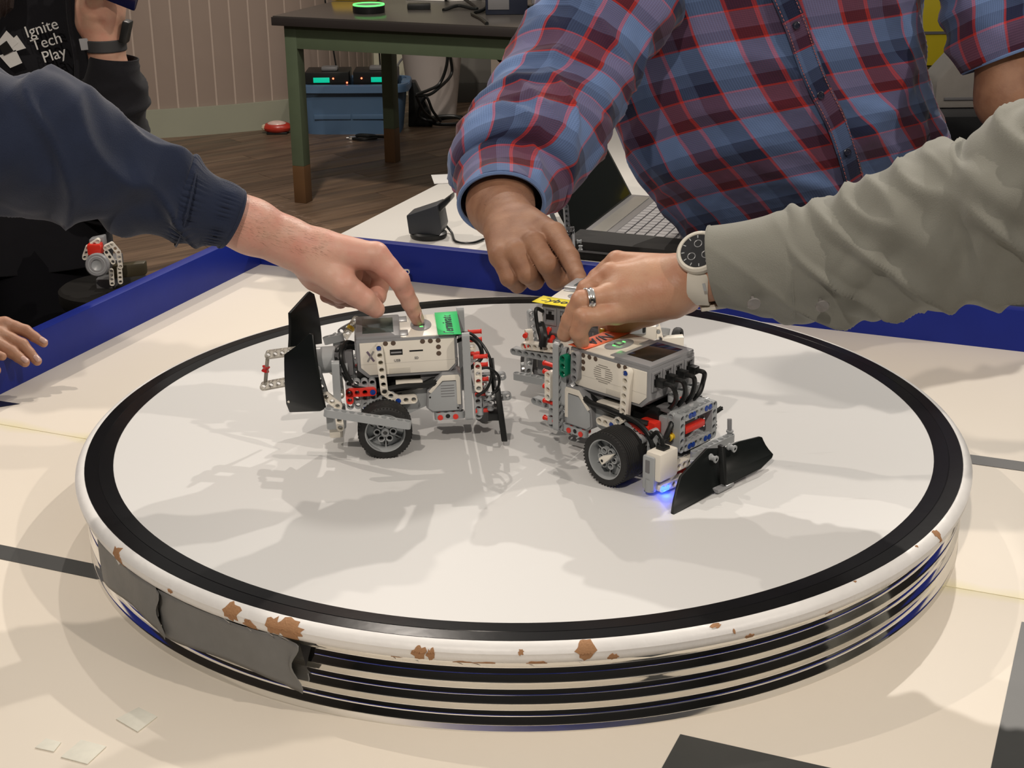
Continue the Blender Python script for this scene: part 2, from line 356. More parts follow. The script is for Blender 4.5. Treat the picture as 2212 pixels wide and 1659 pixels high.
rb = N.new('ShaderNodeValToRGB'); rb.color_ramp.elements[0].position = 0.52; rb.color_ramp.elements[1].position = 0.66
rb.color_ramp.elements[0].color = (0, 0, 0, 1); rb.color_ramp.elements[1].color = (0.45, 0.45, 0.45, 1)
ml = N.new('ShaderNodeMath'); ml.operation = 'MULTIPLY'; mx = N.new('ShaderNodeMix'); mx.data_type = 'RGBA'
mx.inputs[6].default_value = (0.645, 0.648, 0.64, 1); mx.inputs[7].default_value = (0.42, 0.41, 0.39, 1)
L.new(tc.outputs['Object'], mp.inputs[0]); L.new(mp.outputs[0], na.inputs['Vector']); L.new(tc.outputs['Object'], nb.inputs['Vector'])
L.new(na.outputs['Fac'], ra.inputs[0]); L.new(nb.outputs['Fac'], rb.inputs[0]); L.new(ra.outputs[0], ml.inputs[0]); L.new(rb.outputs[0], ml.inputs[1])
L.new(ml.outputs[0], mx.inputs[0]); L.new(mx.outputs[2], B.inputs['Base Color'])
NL = 192
MB().lathe([(0, HD-0.02), (0.4585, HD-0.02), (0.4585, HD-0.0004), (0.0, HD-0.0004)], NL).build('top_disc', m_top, pf)
m_blkb = mat('black border vinyl', (0.008, 0.008, 0.009), 0.17, var=0.15, scale=25, bump=0.03, bscale=60, spec=0.10)
MB().lathe([(0.4300, HD-0.0003), (0.4302, HD+0.0002), (0.4445, HD+0.0005), (0.4448, HD+0.0001), (0.4452, HD+0.0001), (0.4455, HD+0.0004), (0.4586, HD+0.0001), (0.4588, HD-0.001)], NL).build('black_border', m_blkb, pf)
def rimprof(t):   # t 0..1 from top edge to lower edge
    a = math.pi*(0.02+0.90*t); return (0.4575+0.0105*math.sin(a)+(0.0010 if t < .5 else 0), HD-0.0098+0.0098*math.cos(a))
m_rim = mat('chipped white rim paint', (0.78, 0.775, 0.76), 0.42, var=0.07, scale=30, bump=0.5, bscale=55)
MB().lathe([(0.456, HD-0.003)]+[rimprof(i/14) for i in range(15)]+[(0.455, HD-0.0196)], NL).build('rim', m_rim, pf)
m_chrome = mat('chrome', (0.80, 0.79, 0.76), 0.07, metal=1.0, var=0.03, scale=25)
pr = [(0.4555, 0.0655)]; z = 0.0655; R0 = 0.4575
for k in range(3):
    pr += [(R0, z), (R0+0.0001, z-0.0056), (R0-0.0007, z-0.0062), (R0-0.0007, z-0.0074), (R0+0.0001, z-0.0080), (R0+0.0001, z-0.0124)]
    for i in range(6): pr.append((R0+0.0002+0.0029*(i/5)**0.95, z-0.0126-0.0054*i/5))
    pr += [(R0+0.0034, z-0.0184), (R0+0.0031, z-0.0190), (R0+0.0006, z-0.0194)]
    z -= 0.0200
pr += [(R0+0.0004, z-0.0005), (R0+0.0038, 0.0014), (R0+0.0036, 0.0002), (0.45, 0.0002)]
MB().lathe(pr, NL).build('chrome_band', m_chrome, pf, smooth=60)
def proj(p):
    d = V3(p)-CAM; ct, st = math.cos(PITCH), math.sin(PITCH)
    Fz = d.y*ct-d.z*st; x, y = d.x/Fz, (d.y*st+d.z*ct)/Fz; c, s = math.cos(ROLL), math.sin(ROLL)
    return 1106+F_PX*(c*x+s*y), 829.5-F_PX*(-s*x+c*y)
def rim_pt(phi, t, off=0.0):
    r, z = rimprof(t); a = math.pi*(0.02+0.90*t); return V3(((r+off*math.sin(a))*math.cos(phi), (r+off*math.sin(a))*math.sin(phi), z+off*math.cos(a)))
m_chip = mat('bare brown fibreboard', (0.36, 0.19, 0.09), 0.8, var=0.15, scale=200, bump=0.4, bscale=500)
m_flake = mat('lifted paint flake', (0.75, 0.74, 0.70), 0.5)
for (cx, cy, w, h) in [(497, 1322, 40, 36), (540, 1350, 28, 22), (590, 1355, 34, 30), (625, 1362, 56, 36), (250, 1200, 34, 34), (274, 1222, 28, 26), (860, 1416, 20, 20), (905, 1413, 24, 34), (930, 1416, 14, 26), (1005, 1431, 34, 14), (1045, 1434, 44, 14), (1160, 1432, 32, 12), (1125, 1409, 10, 8), (1266, 1406, 32, 38), (1325, 1419, 20, 14), (1545, 1352, 20, 8), (1618, 1375, 16, 14), (1790, 1324, 13, 18), (2024, 1154, 18, 26), (368, 1277, 12, 8), (1586, 1364, 5, 10), (2080, 1060, 7, 9), (1980, 1180, 6, 6), (1846, 1256, 6, 5)]:
    best = None
    for it in range(3):
        g = onz(cx, cy, -0.01); ph0 = math.atan2(g.y, g.x) if best is None else best[1]; sp = 0.05/(8**it)
        for i in range(-8, 9):
            for j in range(-8, 9):
                ph, t = ph0+i*sp/8*2, (0.5 if it == 0 else best[2])+j*(0.06 if it == 0 else 0.06/8**it)
                if not 0.02 < t < 0.99: continue
                q = rim_pt(ph, t); q.z -= HD; px, py = proj(q); e = (px-cx)**2+(py-cy)**2
                if best is None or e < best[0]: best = (e, ph, t)
    ph, t = best[1], best[2]; dph = 1.2*w/2*0.00042/0.466; dt = 1.25*h/2/62.0
    n = 18; rr = [0.62+0.6*random.random() for _ in range(n)]; vs = [rim_pt(ph, t, 0.0005)]; fs = [(0, 1+k, 1+(k+1) % n) for k in range(n)]
    def cp(k, q, off): return rim_pt(ph+dph*rr[k]*q*math.cos(2*math.pi*k/n), min(0.99, max(0.03, t+dt*rr[k]*q*math.sin(2*math.pi*k/n))), off)
    for q in (0.25, 0.5, 0.75, 1.0): vs += [cp(k, q, 0.0005) for k in range(n)]
    vs += [cp(k, 1.0, -0.0006) for k in range(n)]
    for l_ in range(4): fs += [(1+l_*n+k, 1+(l_+1)*n+k, 1+(l_+1)*n+(k+1) % n, 1+l_*n+(k+1) % n) for k in range(n)]
    mb = MB(); mb.add(vs, fs)
    mb.build('paint_chip', m_chip, pf, smooth=0)
    if w > 18:
        a, b_ = rim_pt(ph-dph*0.9, min(.98, t+dt*0.9), 0.0008), rim_pt(ph-dph*0.1, min(.98, t+dt*1.0), 0.0030)
        c_ = rim_pt(ph-dph*0.5, min(.99, t+dt*1.25), 0.0012)
        MB().add([a, b_, c_, a*0.9995], [(0, 1, 2), (0, 2, 3)]).build('paint_flake', m_flake, pf, smooth=0)
# torn grey tape over the chrome band
m_duct = mat('grey cloth tape', (0.165, 0.165, 0.160), 0.5, var=0.12, scale=70, bump=0.2, bscale=90)
def patch(a0, a1, z0, z1, seed, name='tape_patch', lab=None):
    r_ = random.Random(seed); n, m = 40, 10; vs, fs = [], []
    for i in range(n+1):
        s_ = i/n; a = math.radians(a0+(a1-a0)*s_); top = z1; bot = z0+0.006*math.sin(3.1*s_)+(0.010*max(0, s_-0.9)*10*0)
        for j in range(m+1):
            q = j/m; lift = 0.0052+0.0012*math.sin(9*s_+2*q)+(0.009*max(0, (s_-0.90)/0.10)**1.4)*(0.5+0.5*q)
            e = 0.010*math.sin(7*q+1)*(1 if s_ > 0.97 else 0)
            r = 0.4585+lift; vs.append((r*math.cos(a+e), r*math.sin(a+e), bot+(top-bot)*q))
    for i in range(n):
        for j in range(m): k = i*(m+1)+j; fs.append((k, k+m+1, k+m+2, k+1))
    o = MB().add(vs, fs).build(name, m_duct, pf, lab, smooth=60)
    sm = o.modifiers.new('thick', 'SOLIDIFY'); sm.thickness = 0.0005
patch(-134.5, -114.2, 0.019, 0.0665, 1, lab='torn grey cloth tape over the chrome edge')
patch(-150.5, -133.8, 0.021, 0.0670, 2, lab='torn grey cloth tape over the chrome edge')
for a in (-149.5, -113.6):
    a = math.radians(a); r = 0.4608
    MB().add([(r*math.cos(a-0.012), r*math.sin(a-0.012), 0.062), (r*math.cos(a+0.012), r*math.sin(a+0.012), 0.062), ((r+.004)*math.cos(a+0.004), (r+.004)*math.sin(a+0.004), 0.044)], [(0, 1, 2)]).build('tape_scrap', m_hole, pf, smooth=0)
# ================================================================== WHITE SIDE TABLE behind the border
m_wtop = mat('off-white table laminate', (0.62, 0.60, 0.56), 0.45, var=0.03, scale=5)
wt = thing('side_table', 'white side table holding the laptop, beyond the blue border board', 'table', (0, 0, -0.10), (0, 0, PH))
MB().box((-0.75, 0.725, -0.035), (-0.13, 2.10, 0), 0.003).build('tabletop', m_wtop, wt)
for u in (-0.70, -0.18):
    for v in (0.78, 2.04): MB().box((u-0.02, v-0.02, ZF+0.10), (u+0.02, v+0.02, -0.035), 0.002).build('leg', m_leg, wt)
# ================================================================== ROBOTS
BM = {}
def beam_mesh(n, m, th=7.8):
    key = ('beam', n, m.name, th)
    if key in BM: return BM[key]
    mb = MB(0.001); K = 16; h = th/2
    for i in range(n):
        cx = i*8.0; ob = []
        for k in range(K):
            a = 2*math.pi*k/K; c, s_ = math.cos(a), math.sin(a)
            if abs(c) < 1e-6: c = 0.0
            if abs(s_) < 1e-6: s_ = 0.0
            left_end, right_end = (i == 0 and c < 0), (i == n-1 and c > 0)
            side = False
            if left_end or right_end: t = 3.9
            elif k % (K//4) == K//8: ob.append((cx+math.copysign(4, c), math.copysign(3.9, s_), True)); continue
            else: t = min(4/max(abs(c), 1e-9), 3.9/max(abs(s_), 1e-9)); side = abs(c)*3.9 > abs(s_)*4
            ob.append((cx+t*c, t*s_, side))
        if n > 1 or True:
            rings = [[(x, y, h) for x, y, _ in ob]]
            for r, zz in ((3.05, h), (3.05, h-0.85), (2.45, h-0.85), (2.45, -h+0.85), (3.05, -h+0.85), (3.05, -h)):
                rings.append([(cx+r*math.cos(2*math.pi*k/K), r*math.sin(2*math.pi*k/K), zz) for k in range(K)])
            rings.append([(x, y, -h) for x, y, _ in ob])
        b0 = len(mb.v)
        vs = [p for r in rings for p in r]; fs = []
        for j in range(len(rings)-1):
            for k in range(K): fs.append((j*K+k, j*K+(k+1) % K, (j+1)*K+(k+1) % K, (j+1)*K+k))
        J = len(rings)-1
        for k in range(K):
            k2 = (k+1) % K
            if ob[k][2] and ob[k2][2]: continue
            fs.append((J*K+k, J*K+k2, k2, k))
        mb.add(vs, fs)
    me = mb.mesh('beam', m, 35, fix=False); bm = bmesh.new(); bm.from_mesh(me)
    bmesh.ops.remove_doubles(bm, verts=bm.verts[:], dist=0.00002)
    bmesh.ops.recalc_face_normals(bm, faces=bm.faces[:]); bm.to_mesh(me); bm.free(); me.set_sharp_from_angle(angle=math.radians(35))
    BM[key] = me; return me
def beam(par, n, o, ex, hole, m, name='beam', th=7.8, lab=None):
    """o, in mm, = centre of first hole; runs along ex; holes along 'hole'"""
    return link(name, beam_mesh(n, m, th), par, frame(V3(o)*0.001, ex, hole), False, lab)
def beam2(par, p0, p1, hole, m, name='beam', lab=None):
    """p0,p1 world metres: ends; number of holes follows from the length"""
    p0, p1 = V3(p0), V3(p1); d = p1-p0; n = max(2, round(d.length/0.008)+1)
    M = frame(p0, d, hole) @ Matrix.Diagonal((d.length/((n-1)*0.008), 1, 1, 1))
    return link(name, beam_mesh(n, m), par, M, True, lab)
def pin_mesh(m, L=15.0):
    key = ('pin', m.name, L)
    if key not in BM:
        mb = MB(0.001); mb.lathe([(0, 0), (2.0, 0), (2.9, 0.2), (2.9, 1.0), (2.3, 1.2), (2.3, L-1.2), (2.9, L-1.0), (2.9, L-.2), (1.3, L), (1.3, L-2), (0, L-2)], 12)
        BM[key] = mb.mesh('pin', m, 35)
    return BM[key]
def pin(par, o, d, m=None, L=15.0, name='pin', world=False):
    m = m or m_red; ez = V3(d).normalized(); ex = ez.orthogonal()
    return link(name, pin_mesh(m, L), par, frame(V3(o)*(1 if world else 0.001), ex, ez), world)
def bush_mesh(m):
    key = ('bush', m.name)
    if key not in BM:
        BM[key] = MB(0.001).lathe([(1.6, 0), (3.7, 0), (3.7, 1.6), (2.7, 2.2), (2.7, 5.6), (3.7, 6.2), (3.7, 7.8), (1.6, 7.8), (1.6, 6), (0, 6)], 14).mesh('bush', m, 35)
    return BM[key]
def bush(par, o, d, m, world=False):
    ez = V3(d).normalized(); return link('bush', bush_mesh(m), par, frame(V3(o)*(1 if world else 0.001), ez.orthogonal(), ez), world)
def axle(par, p0, p1, m=m_black, world=False, name='axle', r=2.3):
    k = 1 if world else 0.001; p0, p1 = V3(p0)*k, V3(p1)*k; d = p1-p0
    mb = MB(); w = r*0.001; t = w*0.42
    mb.box((0, -w, -t), (d.length, w, t), 0.0003); mb.box((0, -t, -w), (d.length, t, w), 0.0003)
    return link(name, mb.mesh(name, m, 30), par, frame(p0, d, d.orthogonal()), world)
def cable(par, pts, r=2.0, world=False, m=m_black, name='cable'):
    k = 1 if world else 0.001; P = smooth_path([V3(p)*k for p in pts], 8)
    return MB().tube(P, r*0.001, 8).build(name, m, par, world=world)
def wheel(par, y, s_, w=28.0, spinner=False, R=28.0, rim=m_lgrey):
    """wheel whose outer face is at y (mm); s_ = +1 when the outside looks to +y"""
    wh = bpy.data.objects.new('wheel', None); COL.objects.link(wh); wh.parent = par
    wh.matrix_basis = Matrix.Translation((0, y*0.001, 0.028)) @ Matrix.Rotation(0 if s_ > 0 else math.pi, 4, 'Z'); wh.empty_display_size = .01
    key = ('tyre', w, R)
    if key not in BM:
        pr = [(R*0.74, 0), (R*0.80, -0.2), (R*0.93, -0.6), (R*0.985, -2.0)]
        n = int(w/3)
        for i in range(n):
            y0 = -3-(w-6)*i/n; y1 = -3-(w-6)*(i+1)/n; e = R-0.9*abs((i+.5)/n*2-1)**2.5
            pr += [(e, y0-0.2), (e, y1+0.7), (e-0.8, y1+0.5), (e-0.8, y1+0.1)]
        pr += [(R*0.985, -w+2), (R*0.93, -w+0.6), (R*0.74, -w), (R*0.70, -w*0.5)]
        mb = MB(0.001).lathe(pr, 64, 'Y', close=True)
        for k in range(48):   # shoulder lugs
            a = 2*math.pi*k/48
            for yy in (-2.0, -w+2.0): mb.obox((R*0.965*math.cos(a), yy, R*0.965*math.sin(a)), (math.cos(a), 0, math.sin(a)), (0, 1, 0), (-math.sin(a), 0, math.cos(a)), 1.6, 2.4, 1.5)
        BM[key] = mb.mesh('tyre', m_rubber, 40)
    link('tyre', BM[key], wh)
    key = ('hub', R)
    if key not in BM:
        mb = MB(0.001); q = R/28
        mb.lathe([(21.0*q, -0.4), (21.6*q, -1.4), (21.6*q, -w+2), (20*q, -w+2), (19.4*q, -12), (18.9*q, -3.0), (19.6*q, -0.6)], 48, 'Y', close=True)
        mb.lathe([(0, -9), (18.9*q, -13.5), (19.4*q, -15), (0, -14)], 40, 'Y')
        mb.lathe([(2.2*q, -1.5), (4.2*q, -1.5), (4.2*q, -11), (2.2*q, -11)], 16, 'Y', close=True)
        for k in range(6):
            a = math.pi/3*k; mb.lathe([(2.5*q, -4.5), (3.7*q, -4.5), (3.7*q, -11), (2.5*q, -11)], 14, 'Y', c=(8.2*q*math.cos(a), 0, 8.2*q*math.sin(a)), close=True)
            a += math.pi/6
            mb.obox((15*q*math.cos(a), -11, 15*q*math.sin(a)), (math.cos(a), 0, math.sin(a)), (0, 1, 0), (-math.sin(a), 0, math.cos(a)), 9*q, 4, 1.4)
        BM[key] = mb.mesh('hub', rim, 40)
        mb = MB(0.001)
        for k in range(6):
            a = math.pi/3*k; mb.lathe([(0, -8.2), (2.5*q, -8.2)], 12, 'Y', c=(8.2*q*math.cos(a), 0, 8.2*q*math.sin(a)))
        mb.lathe([(0, -3), (2.2*q, -3)], 10, 'Y')
        for k in range(6):
            a = math.pi/3*k+math.pi/6; mb.lathe([(0, -9.2), (2.4*q, -9.4)], 10, 'Y', c=(14.2*q*math.cos(a+.0), 0, 14.2*q*math.sin(a+.0)))
        BM[('hh', R)] = mb.mesh('hub_hole', m_hole, 40)
    link('hub', BM[('hub', R)], wh); link('hub_hole', BM[('hh', R)], wh)
    if spinner:
        mb = MB(0.001); mb.prism([(-3.5, -3), (3.5, -3.4), (4, 2), (1.5, 10), (-0.4, 17), (-2.6, 8)], -1.5, 3.5, 'Y', 0.7)
        o = mb.build('pointer', m_white, wh); o.matrix_basis = Matrix.Rotation(math.radians(-52), 4, 'Y')
        o2 = MB(0.001).lathe([(0, 3.6), (1.6, 3.6)], 12, 'Y').build('hub_hole', m_hole, wh)
    return wh
def motor(par, s_):
    """large motor block on side s_ (+1 = left), behind the wheel"""
    mt = bpy.data.objects.new('motor', None); COL.objects.link(mt); mt.parent = par; mt.empty_display_size = .01
    y0, y1 = (14*s_, 40*s_) if s_ > 0 else (-40, -14)
    o = lambda d: (s_*d, s_*(d+1.2)) if s_ > 0 else (-(d+1.2), -d)
    poly = [(-44, 40), (-50, 34), (-80, 34), (-82, 37), (-82, 74), (-78, 77), (-62, 77), (-46, 60)]
    MB(0.001).prism(poly, min(y0, y1), max(y0, y1), 'Y', 1.2).build('motor_body', m_mgrey, mt)
    a, b = o(40); MB(0.001).prism([(-47, 58), (-62, 75), (-79, 75), (-80.5, 72), (-80.5, 42), (-76, 42), (-76, 69), (-62, 69), (-50, 56)], a, b, 'Y', 0.4).build('motor_trim', m_white, mt)
    MB(0.001).prism([(-46, 40), (-51, 36), (-78, 36), (-78.5, 41), (-76.5, 43), (-76.5, 68), (-62.5, 68), (-47, 54)], a, b+0.3*s_, 'Y', 0.5).build('motor_cover', m_lgrey, mt)
    for i in range(5):
        zz = 64-3.0*i; c = (b+0.2*s_)
        MB(0.001).box((-74, min(c, c+.25*s_), zz-0.35), (-60, max(c, c+.25*s_), zz+0.35)).build('vent_slot', m_dgrey, mt)
    for (x, z) in ((-48.5, 52), (-77, 38.5)):
        MB(0.001).lathe([(0, (b+.3*s_)), (1.1, (b+.3*s_))], 10, 'Y', c=(x, 0.2*s_, z)).build('screw_hole', m_hole, mt)
    # drive end towards the axle
    MB(0.001).prism([(-46, 40), (-46, 62), (-20, 56), (10, 42), (14, 28), (6, 16), (-8, 16), (-20, 30)], min(14*s_, 34*s_), max(14*s_, 34*s_), 'Y', 1.5).build('gear_case', m_lgrey, mt)
    MB(0.001).box((-42, min(16*s_, 37*s_), 60), (-14, max(16*s_, 37*s_), 68), 1).build('motor_arm', m_white, mt)
    MB(0.001).lathe([(0, 13*s_), (11, 13*s_), (11, 37*s_), (9, 38*s_), (0, 38*s_)], 24, 'Y', c=(0, 0, 28)).build('gear_hub', m_mgrey, mt)
    return mt
def brick(par, near, tagm, tagtxt, tagpoly, ports=True, top=117.5):
    """control brick: x -78..24, y +-36, z 74..top"""
    bk = bpy.data.objects.new('control_brick', None); COL.objects.link(bk); bk.parent = par; bk.empty_display_size = .01
    T = top; g = MB(0.001)
    g.prism([(-78, 84), (-70, 75), (14, 75), (24, 84), (24, T-1), (-78, T-1)], -35, 35, 'Y', 1.0); g.build('housing', m_mgrey, bk)
    for s_ in (1, -1):
        a, b = (35, 36.4) if s_ > 0 else (-36.4, -35)
        MB(0.001).prism([(-76.5, 86), (-69, 78.5), (12, 78.5), (20.5, 87), (20.5, T-4), (-76.5, T-4)], a, b, 'Y', 0.4).build('side_cover', m_white, bk)
        MB(0.001).box((-30, min(35.2*s_, 36.7*s_), 79), (-8, max(35.2*s_, 36.7*s_), 85), 0.3).build('battery_latch', mat('deeper ivory plastic', (0.58, 0.55, 0.48), 0.4), bk)  # latch ivory is a tone darker than the side cover
        def hole(x, z, r=2.0):
            MB(0.001).lathe([(0, 36.5*s_), (r, 36.5*s_), (r+0.6, 36.45*s_)], 14, 'Y', c=(x, .1*s_, z)).build('pin_hole', mat('hole brown', (0.10, 0.065, 0.045), 0.7), bk)
        for x, z in ((-6, 112), (-14, 112), (-44, 112), (-52, 112), (-60, 112), (-60, 105), (-60, 98)): hole(x, z)
        if s_ == 1:
            MB(0.001).box((-23, 36.3, 99), (-10, 36.6, 105)).build('usb_slot', m_hole, bk); MB(0.001).box((-22, 36.5, 101), (-11, 36.8, 102.6)).build('usb_tongue', m_mgrey, bk)
            MB(0.001).box((-44, 36.3, 101.6), (-30, 36.6, 103.2)).build('card_slot', m_hole, bk)
            f = lambda x, z: frame((x*.001, .03668, z*.001), (-1, 0, 0), (0, 1, 0))
            lettering('USB', 0.0038, m_dgrey, bk, f(-17, 93), name='printed_word'); lettering('SD', 0.0036, m_dgrey, bk, f(-37, 94.5), name='printed_word')
            mp_ = mat('purple print', (0.16, 0.12, 0.17), 0.5, var=.2)
            MB(0.001).obox((10, 36.6, 99), (0.6, 0, 1), (0, 1, 0), (-1, 0, .6), 13, 0.3, 2.2, .1).build('emblem_stroke', mp_, bk)
            MB(0.001).obox((10, 36.7, 99), (-0.6, 0, 1), (0, 1, 0), (1, 0, .6), 13, 0.3, 1.8, .1).build('emblem_stroke', mat('grey print', (0.30, 0.29, 0.28), 0.5), bk)
            MB(0.001).box((-78, 36.2, 90.3), (20.5, 36.45, 90.7)).build('seam_line', mat('ivory seam', (0.55, 0.52, 0.46), 0.6), bk)
        else:
            for k in range(9):
                w = (6, 9, 11, 12, 12, 12, 11, 9, 6)[k]; zz = 107-2.2*k
                for (q0, q1) in (((-34-w), -34-3.2+0.5*k*.3), (-34+3.2-.5*k*.3, (-34+w))) if 1 < k < 6 else ((-34-w, -34+w),):
                    MB(0.001).box((q0, -36.6, zz-.35), (q1, -36.3, zz+.35)).build('speaker_slot', mat('slot grey', (0.25, 0.23, 0.2), .7), bk)
            MB(0.001).box((-78, -36.45, 90.3), (20.5, -36.2, 90.7)).build('seam_line', mat('ivory seam', (0.55, 0.52, 0.46), 0.6), bk)
    # top
    MB(0.001).prism([(-76, -34.5), (-24, -34.5), (-18, -30), (-18, 30), (-24, 34.5), (-76, 34.5)], T-1.2, T, 'Z', 0.5).build('top_cover', m_white, bk)
    MB(0.001).box((-22, -34.8, T-2), (24, 34.8, T+2.6), 2.4).build('screen_bezel', m_mgrey, bk)
    MB(0.001).box((-15, -23, T+2.5), (17, 25, T+2.9), 0.3).build('screen', m_screen_lit if near > 0 else m_screen, bk)
    MB(0.001).box((-30, -31, T-.6), (-20, -14, T+1.0), 1).build('bezel_foot', m_mgrey, bk); MB(0.001).box((-30, 14, T-.6), (-20, 31, T+1.0), 1).build('bezel_foot', m_mgrey, bk)
    pad = [(11*math.cos(t)*(1+.0*t)-44, 19*math.sin(t)) for t in [2*math.pi*i/24 for i in range(24)]]
    MB(0.001).prism(pad, T-.2, T+0.9, 'Z', 0.4).build('button_pad', m_mgrey, bk)
    MB(0.001).box((-48, -4, T+.8), (-40, 4, T+2.2), 0.8).build('centre_button', m_dgrey, bk)
    for (x0, x1, y0, y1) in ((-46, -42.5, 7, 8.6), (-46, -42.5, -8.6, -7)):
        MB(0.001).box((x0, y0, T+.8), (x1, y1, T+1.5), 0.3).build('button_light', m_led, bk)
    pl = bpy.data.lights.new('button_glow', 'POINT'); pl.energy = 0.0015; pl.color = (0.2, 1, 0.2); pl.shadow_soft_size = 0.004
    po = bpy.data.objects.new('button_glow', pl); COL.objects.link(po); po.parent = bk; po.location = (-.044, 0, (T+4)*.001)
    # ports: four sockets each end
    for i in range(4):
        yy = -25.5+17*i
        for xs, sg in ((24, 1), (-78, -1)):
            a, b = sorted((xs+sg*0.0, xs+sg*1.6))
            fr_ = MB(0.001)
            fr_.box((a, yy-7.6, 93), (b, yy-5.0, 113), .3); fr_.box((a, yy+5.0, 93), (b, yy+7.6, 113), .3); fr_.box((a, yy-5, 110.5), (b, yy+5, 113), .3); fr_.box((a, yy-5, 93), (b, yy+5, 97), .3)
            fr_.build('port_frame', m_mgrey, bk)
            a, b = sorted((xs+sg*0.1, xs+sg*0.5))
            MB(0.001).prism([(yy-5, 99), (yy+5, 99), (yy+5, 105), (yy+2.4, 105), (yy+2.4, 108.5), (yy-1.5, 108.5), (yy-1.5, 105), (yy-5, 105)], a, b, 'X').build('port', m_hole, bk)
            if sg < 0 and ports:
                lettering(str(4-i if False else i+1), 0.0045, m_white, bk, frame(((xs-1.7)*.001, yy*.001, .0895), (0, -1, 0), (-1, 0, 0)), name='port_number')
    # sticky note tag
    if tagm:
        P = tagpoly; tg = MB(0.001)
        n = 8; vs, fs = [], []
        for i in range(n+1):
            for j in range(2):
                u_, v_ = i/n, j
                q = [P[0][k]*(1-u_)*(1-v_)+P[1][k]*u_*(1-v_)+P[2][k]*u_*v_+P[3][k]*(1-u_)*v_ for k in range(3)]
                vs.append((q[0], q[1], q[2]+1.0*abs(2*u_-1)**3))
        for i in range(n): fs.append((2*i, 2*i+2, 2*i+3, 2*i+1))
        o = tg.add(vs, fs).build('paper_tag', tagm, bk, tagtxt[1]); sm = o.modifiers.new('t', 'SOLIDIFY'); sm.thickness = 0.00025
        c = sum((V3(q) for q in P), V3())/4
        lettering(tagtxt[0], tagtxt[2], m_ink, bk, frame((c+V3((0, tagtxt[4] if len(tagtxt) > 4 else 0, 0.5)))*0.001, tagtxt[3], (0, 0, 1)), name='handwriting', shear=0.25, bold=0.00008, thick=0.00012, space=1.05)
    return bk
def side_arm(par, s_):
    """double-bent white beam that carries the brick"""
    y = 41*s_; ho = (0, s_, 0)
    beam(par, 7, (1, y, 110), (-0.06, 0, -1), ho, m_white, 'angle_beam')
    beam(par, 3, (-1.9, y, 62), (-0.80, 0, -0.62), ho, m_white, 'angle_beam')
    beam(par, 3, (-15.5, y, 51.5), (-1, 0, 0.0), ho, m_white, 'angle_beam')
    pin(par, (-15.5, y+4.1*s_, 51.5), (0, -s_, 0), m_blue, 8); axle(par, (1, y+4.2*s_, 110), (1, y-4*s_, 110), m_blue)
def base(par, near):
    for s_ in (1, -1):
        side_arm(par, s_); motor(par, s_); wheel(par, 73.6*s_, s_, w=28 if near > 0 else 36, spinner=(near < 0 and s_ < 0))
        axle(par, (0, 30*s_, 28), (0, 71*s_, 28), m_dgrey)
        beam(par, 12, (-88, 43*s_, 117), (0, 0, -1), (1, 0, 0), m_lgrey, 'rear_beam')
        for x in (-58, -74):
            pin(par, (x, 43*s_, 29), (0, -s_, 0), m_red, 14); pin(par, (x, 39*s_, 31), (0, -s_, 0), m_red, 10)
        pin(par, (-66, 42*s_, 30), (0, -s_, 0), m_black, 10)
        beam(par, 4, (-80, 38*s_, 30), (1, 0, 0), (0, 0, 1), m_lgrey)
        beam(par, 4, (-99, 43*s_, 84), (0, 0, -1), (0, 1, 0), m_white)
        for z in (93, 84, 68, 52, 33): pin(par, (-95, 40*s_, z), (-1, 0, 0), m_red, 15)
        beam(par, 4, (-98, 38*s_, 52), (0, 0, -1), (0, 1, 0), m_lgrey)
        beam(par, 5, (-98, 30*s_, 44), (-1, 0, 0), (0, 1, 0), m_lgrey)
        beam(par, 5, (20, 40*s_, 44), (-0.9, 0, 0.45), (0, 1, 0), m_lgrey)
        pin(par, (18, 44*s_, 45), (0, -s_, 0), m_blue, 8); pin(par, (10, 44*s_, 49), (0, -s_, 0), m_blue, 8)
    MB(0.001).box((-76, -30, 60), (-40, 30, 74), 1.5).build('cross_block', m_dgrey, par)
    MB(0.001).box((-44, -24, 57), (26, 24, 73), 2).build('under_block', m_black, par)
    MB(0.001).box((-40, -13, 30), (16, 13, 58), 2).build('inner_frame', m_dgrey, par)
    MB(0.001).sphere((-108, 0, 11), 9.2, 20).build('caster_ball', m_steel, par)
    MB(0.001).lathe([(10.5, 8), (11, 12), (11, 26), (6, 30), (0, 30)], 20, 'Z', c=(-108, 0, 0)).build('caster_socket', m_dgrey, par)
    beam(par, 11, (-100, -40, 33), (0, 1, 0), (0, 0, 1), m_lgrey); beam(par, 11, (-98, -40, 58), (0, 1, 0), (1, 0, 0), m_lgrey)
    # thick cables sagging below the brick
    for s_ in (1, -1):
        cable(par, [(-70, 30*s_, 72), (-50, 40*s_, 66), (-20, 42*s_, 66), (6, 40*s_, 62), (22, 34*s_, 60)], 3.2)
        cable(par, [(-60, 26*s_, 70), (-36, 36*s_, 63), (-10, 38*s_, 60), (20, 30*s_, 58)], 2.6)
PRR = ((0.1291, -0.1090, 0.0), -0.7627); PLL = ((-0.1469, -0.0162, 0.0), 3.2335)
m_tg = mat('green paper', (0.06, 0.72, 0.22), 0.6, var=0.02); m_to = mat('orange paper', (0.95, 0.16, 0.06), 0.6, var=0.02); m_ty = mat('yellow paper', (0.95, 0.80, 0.04), 0.6, var=0.02)
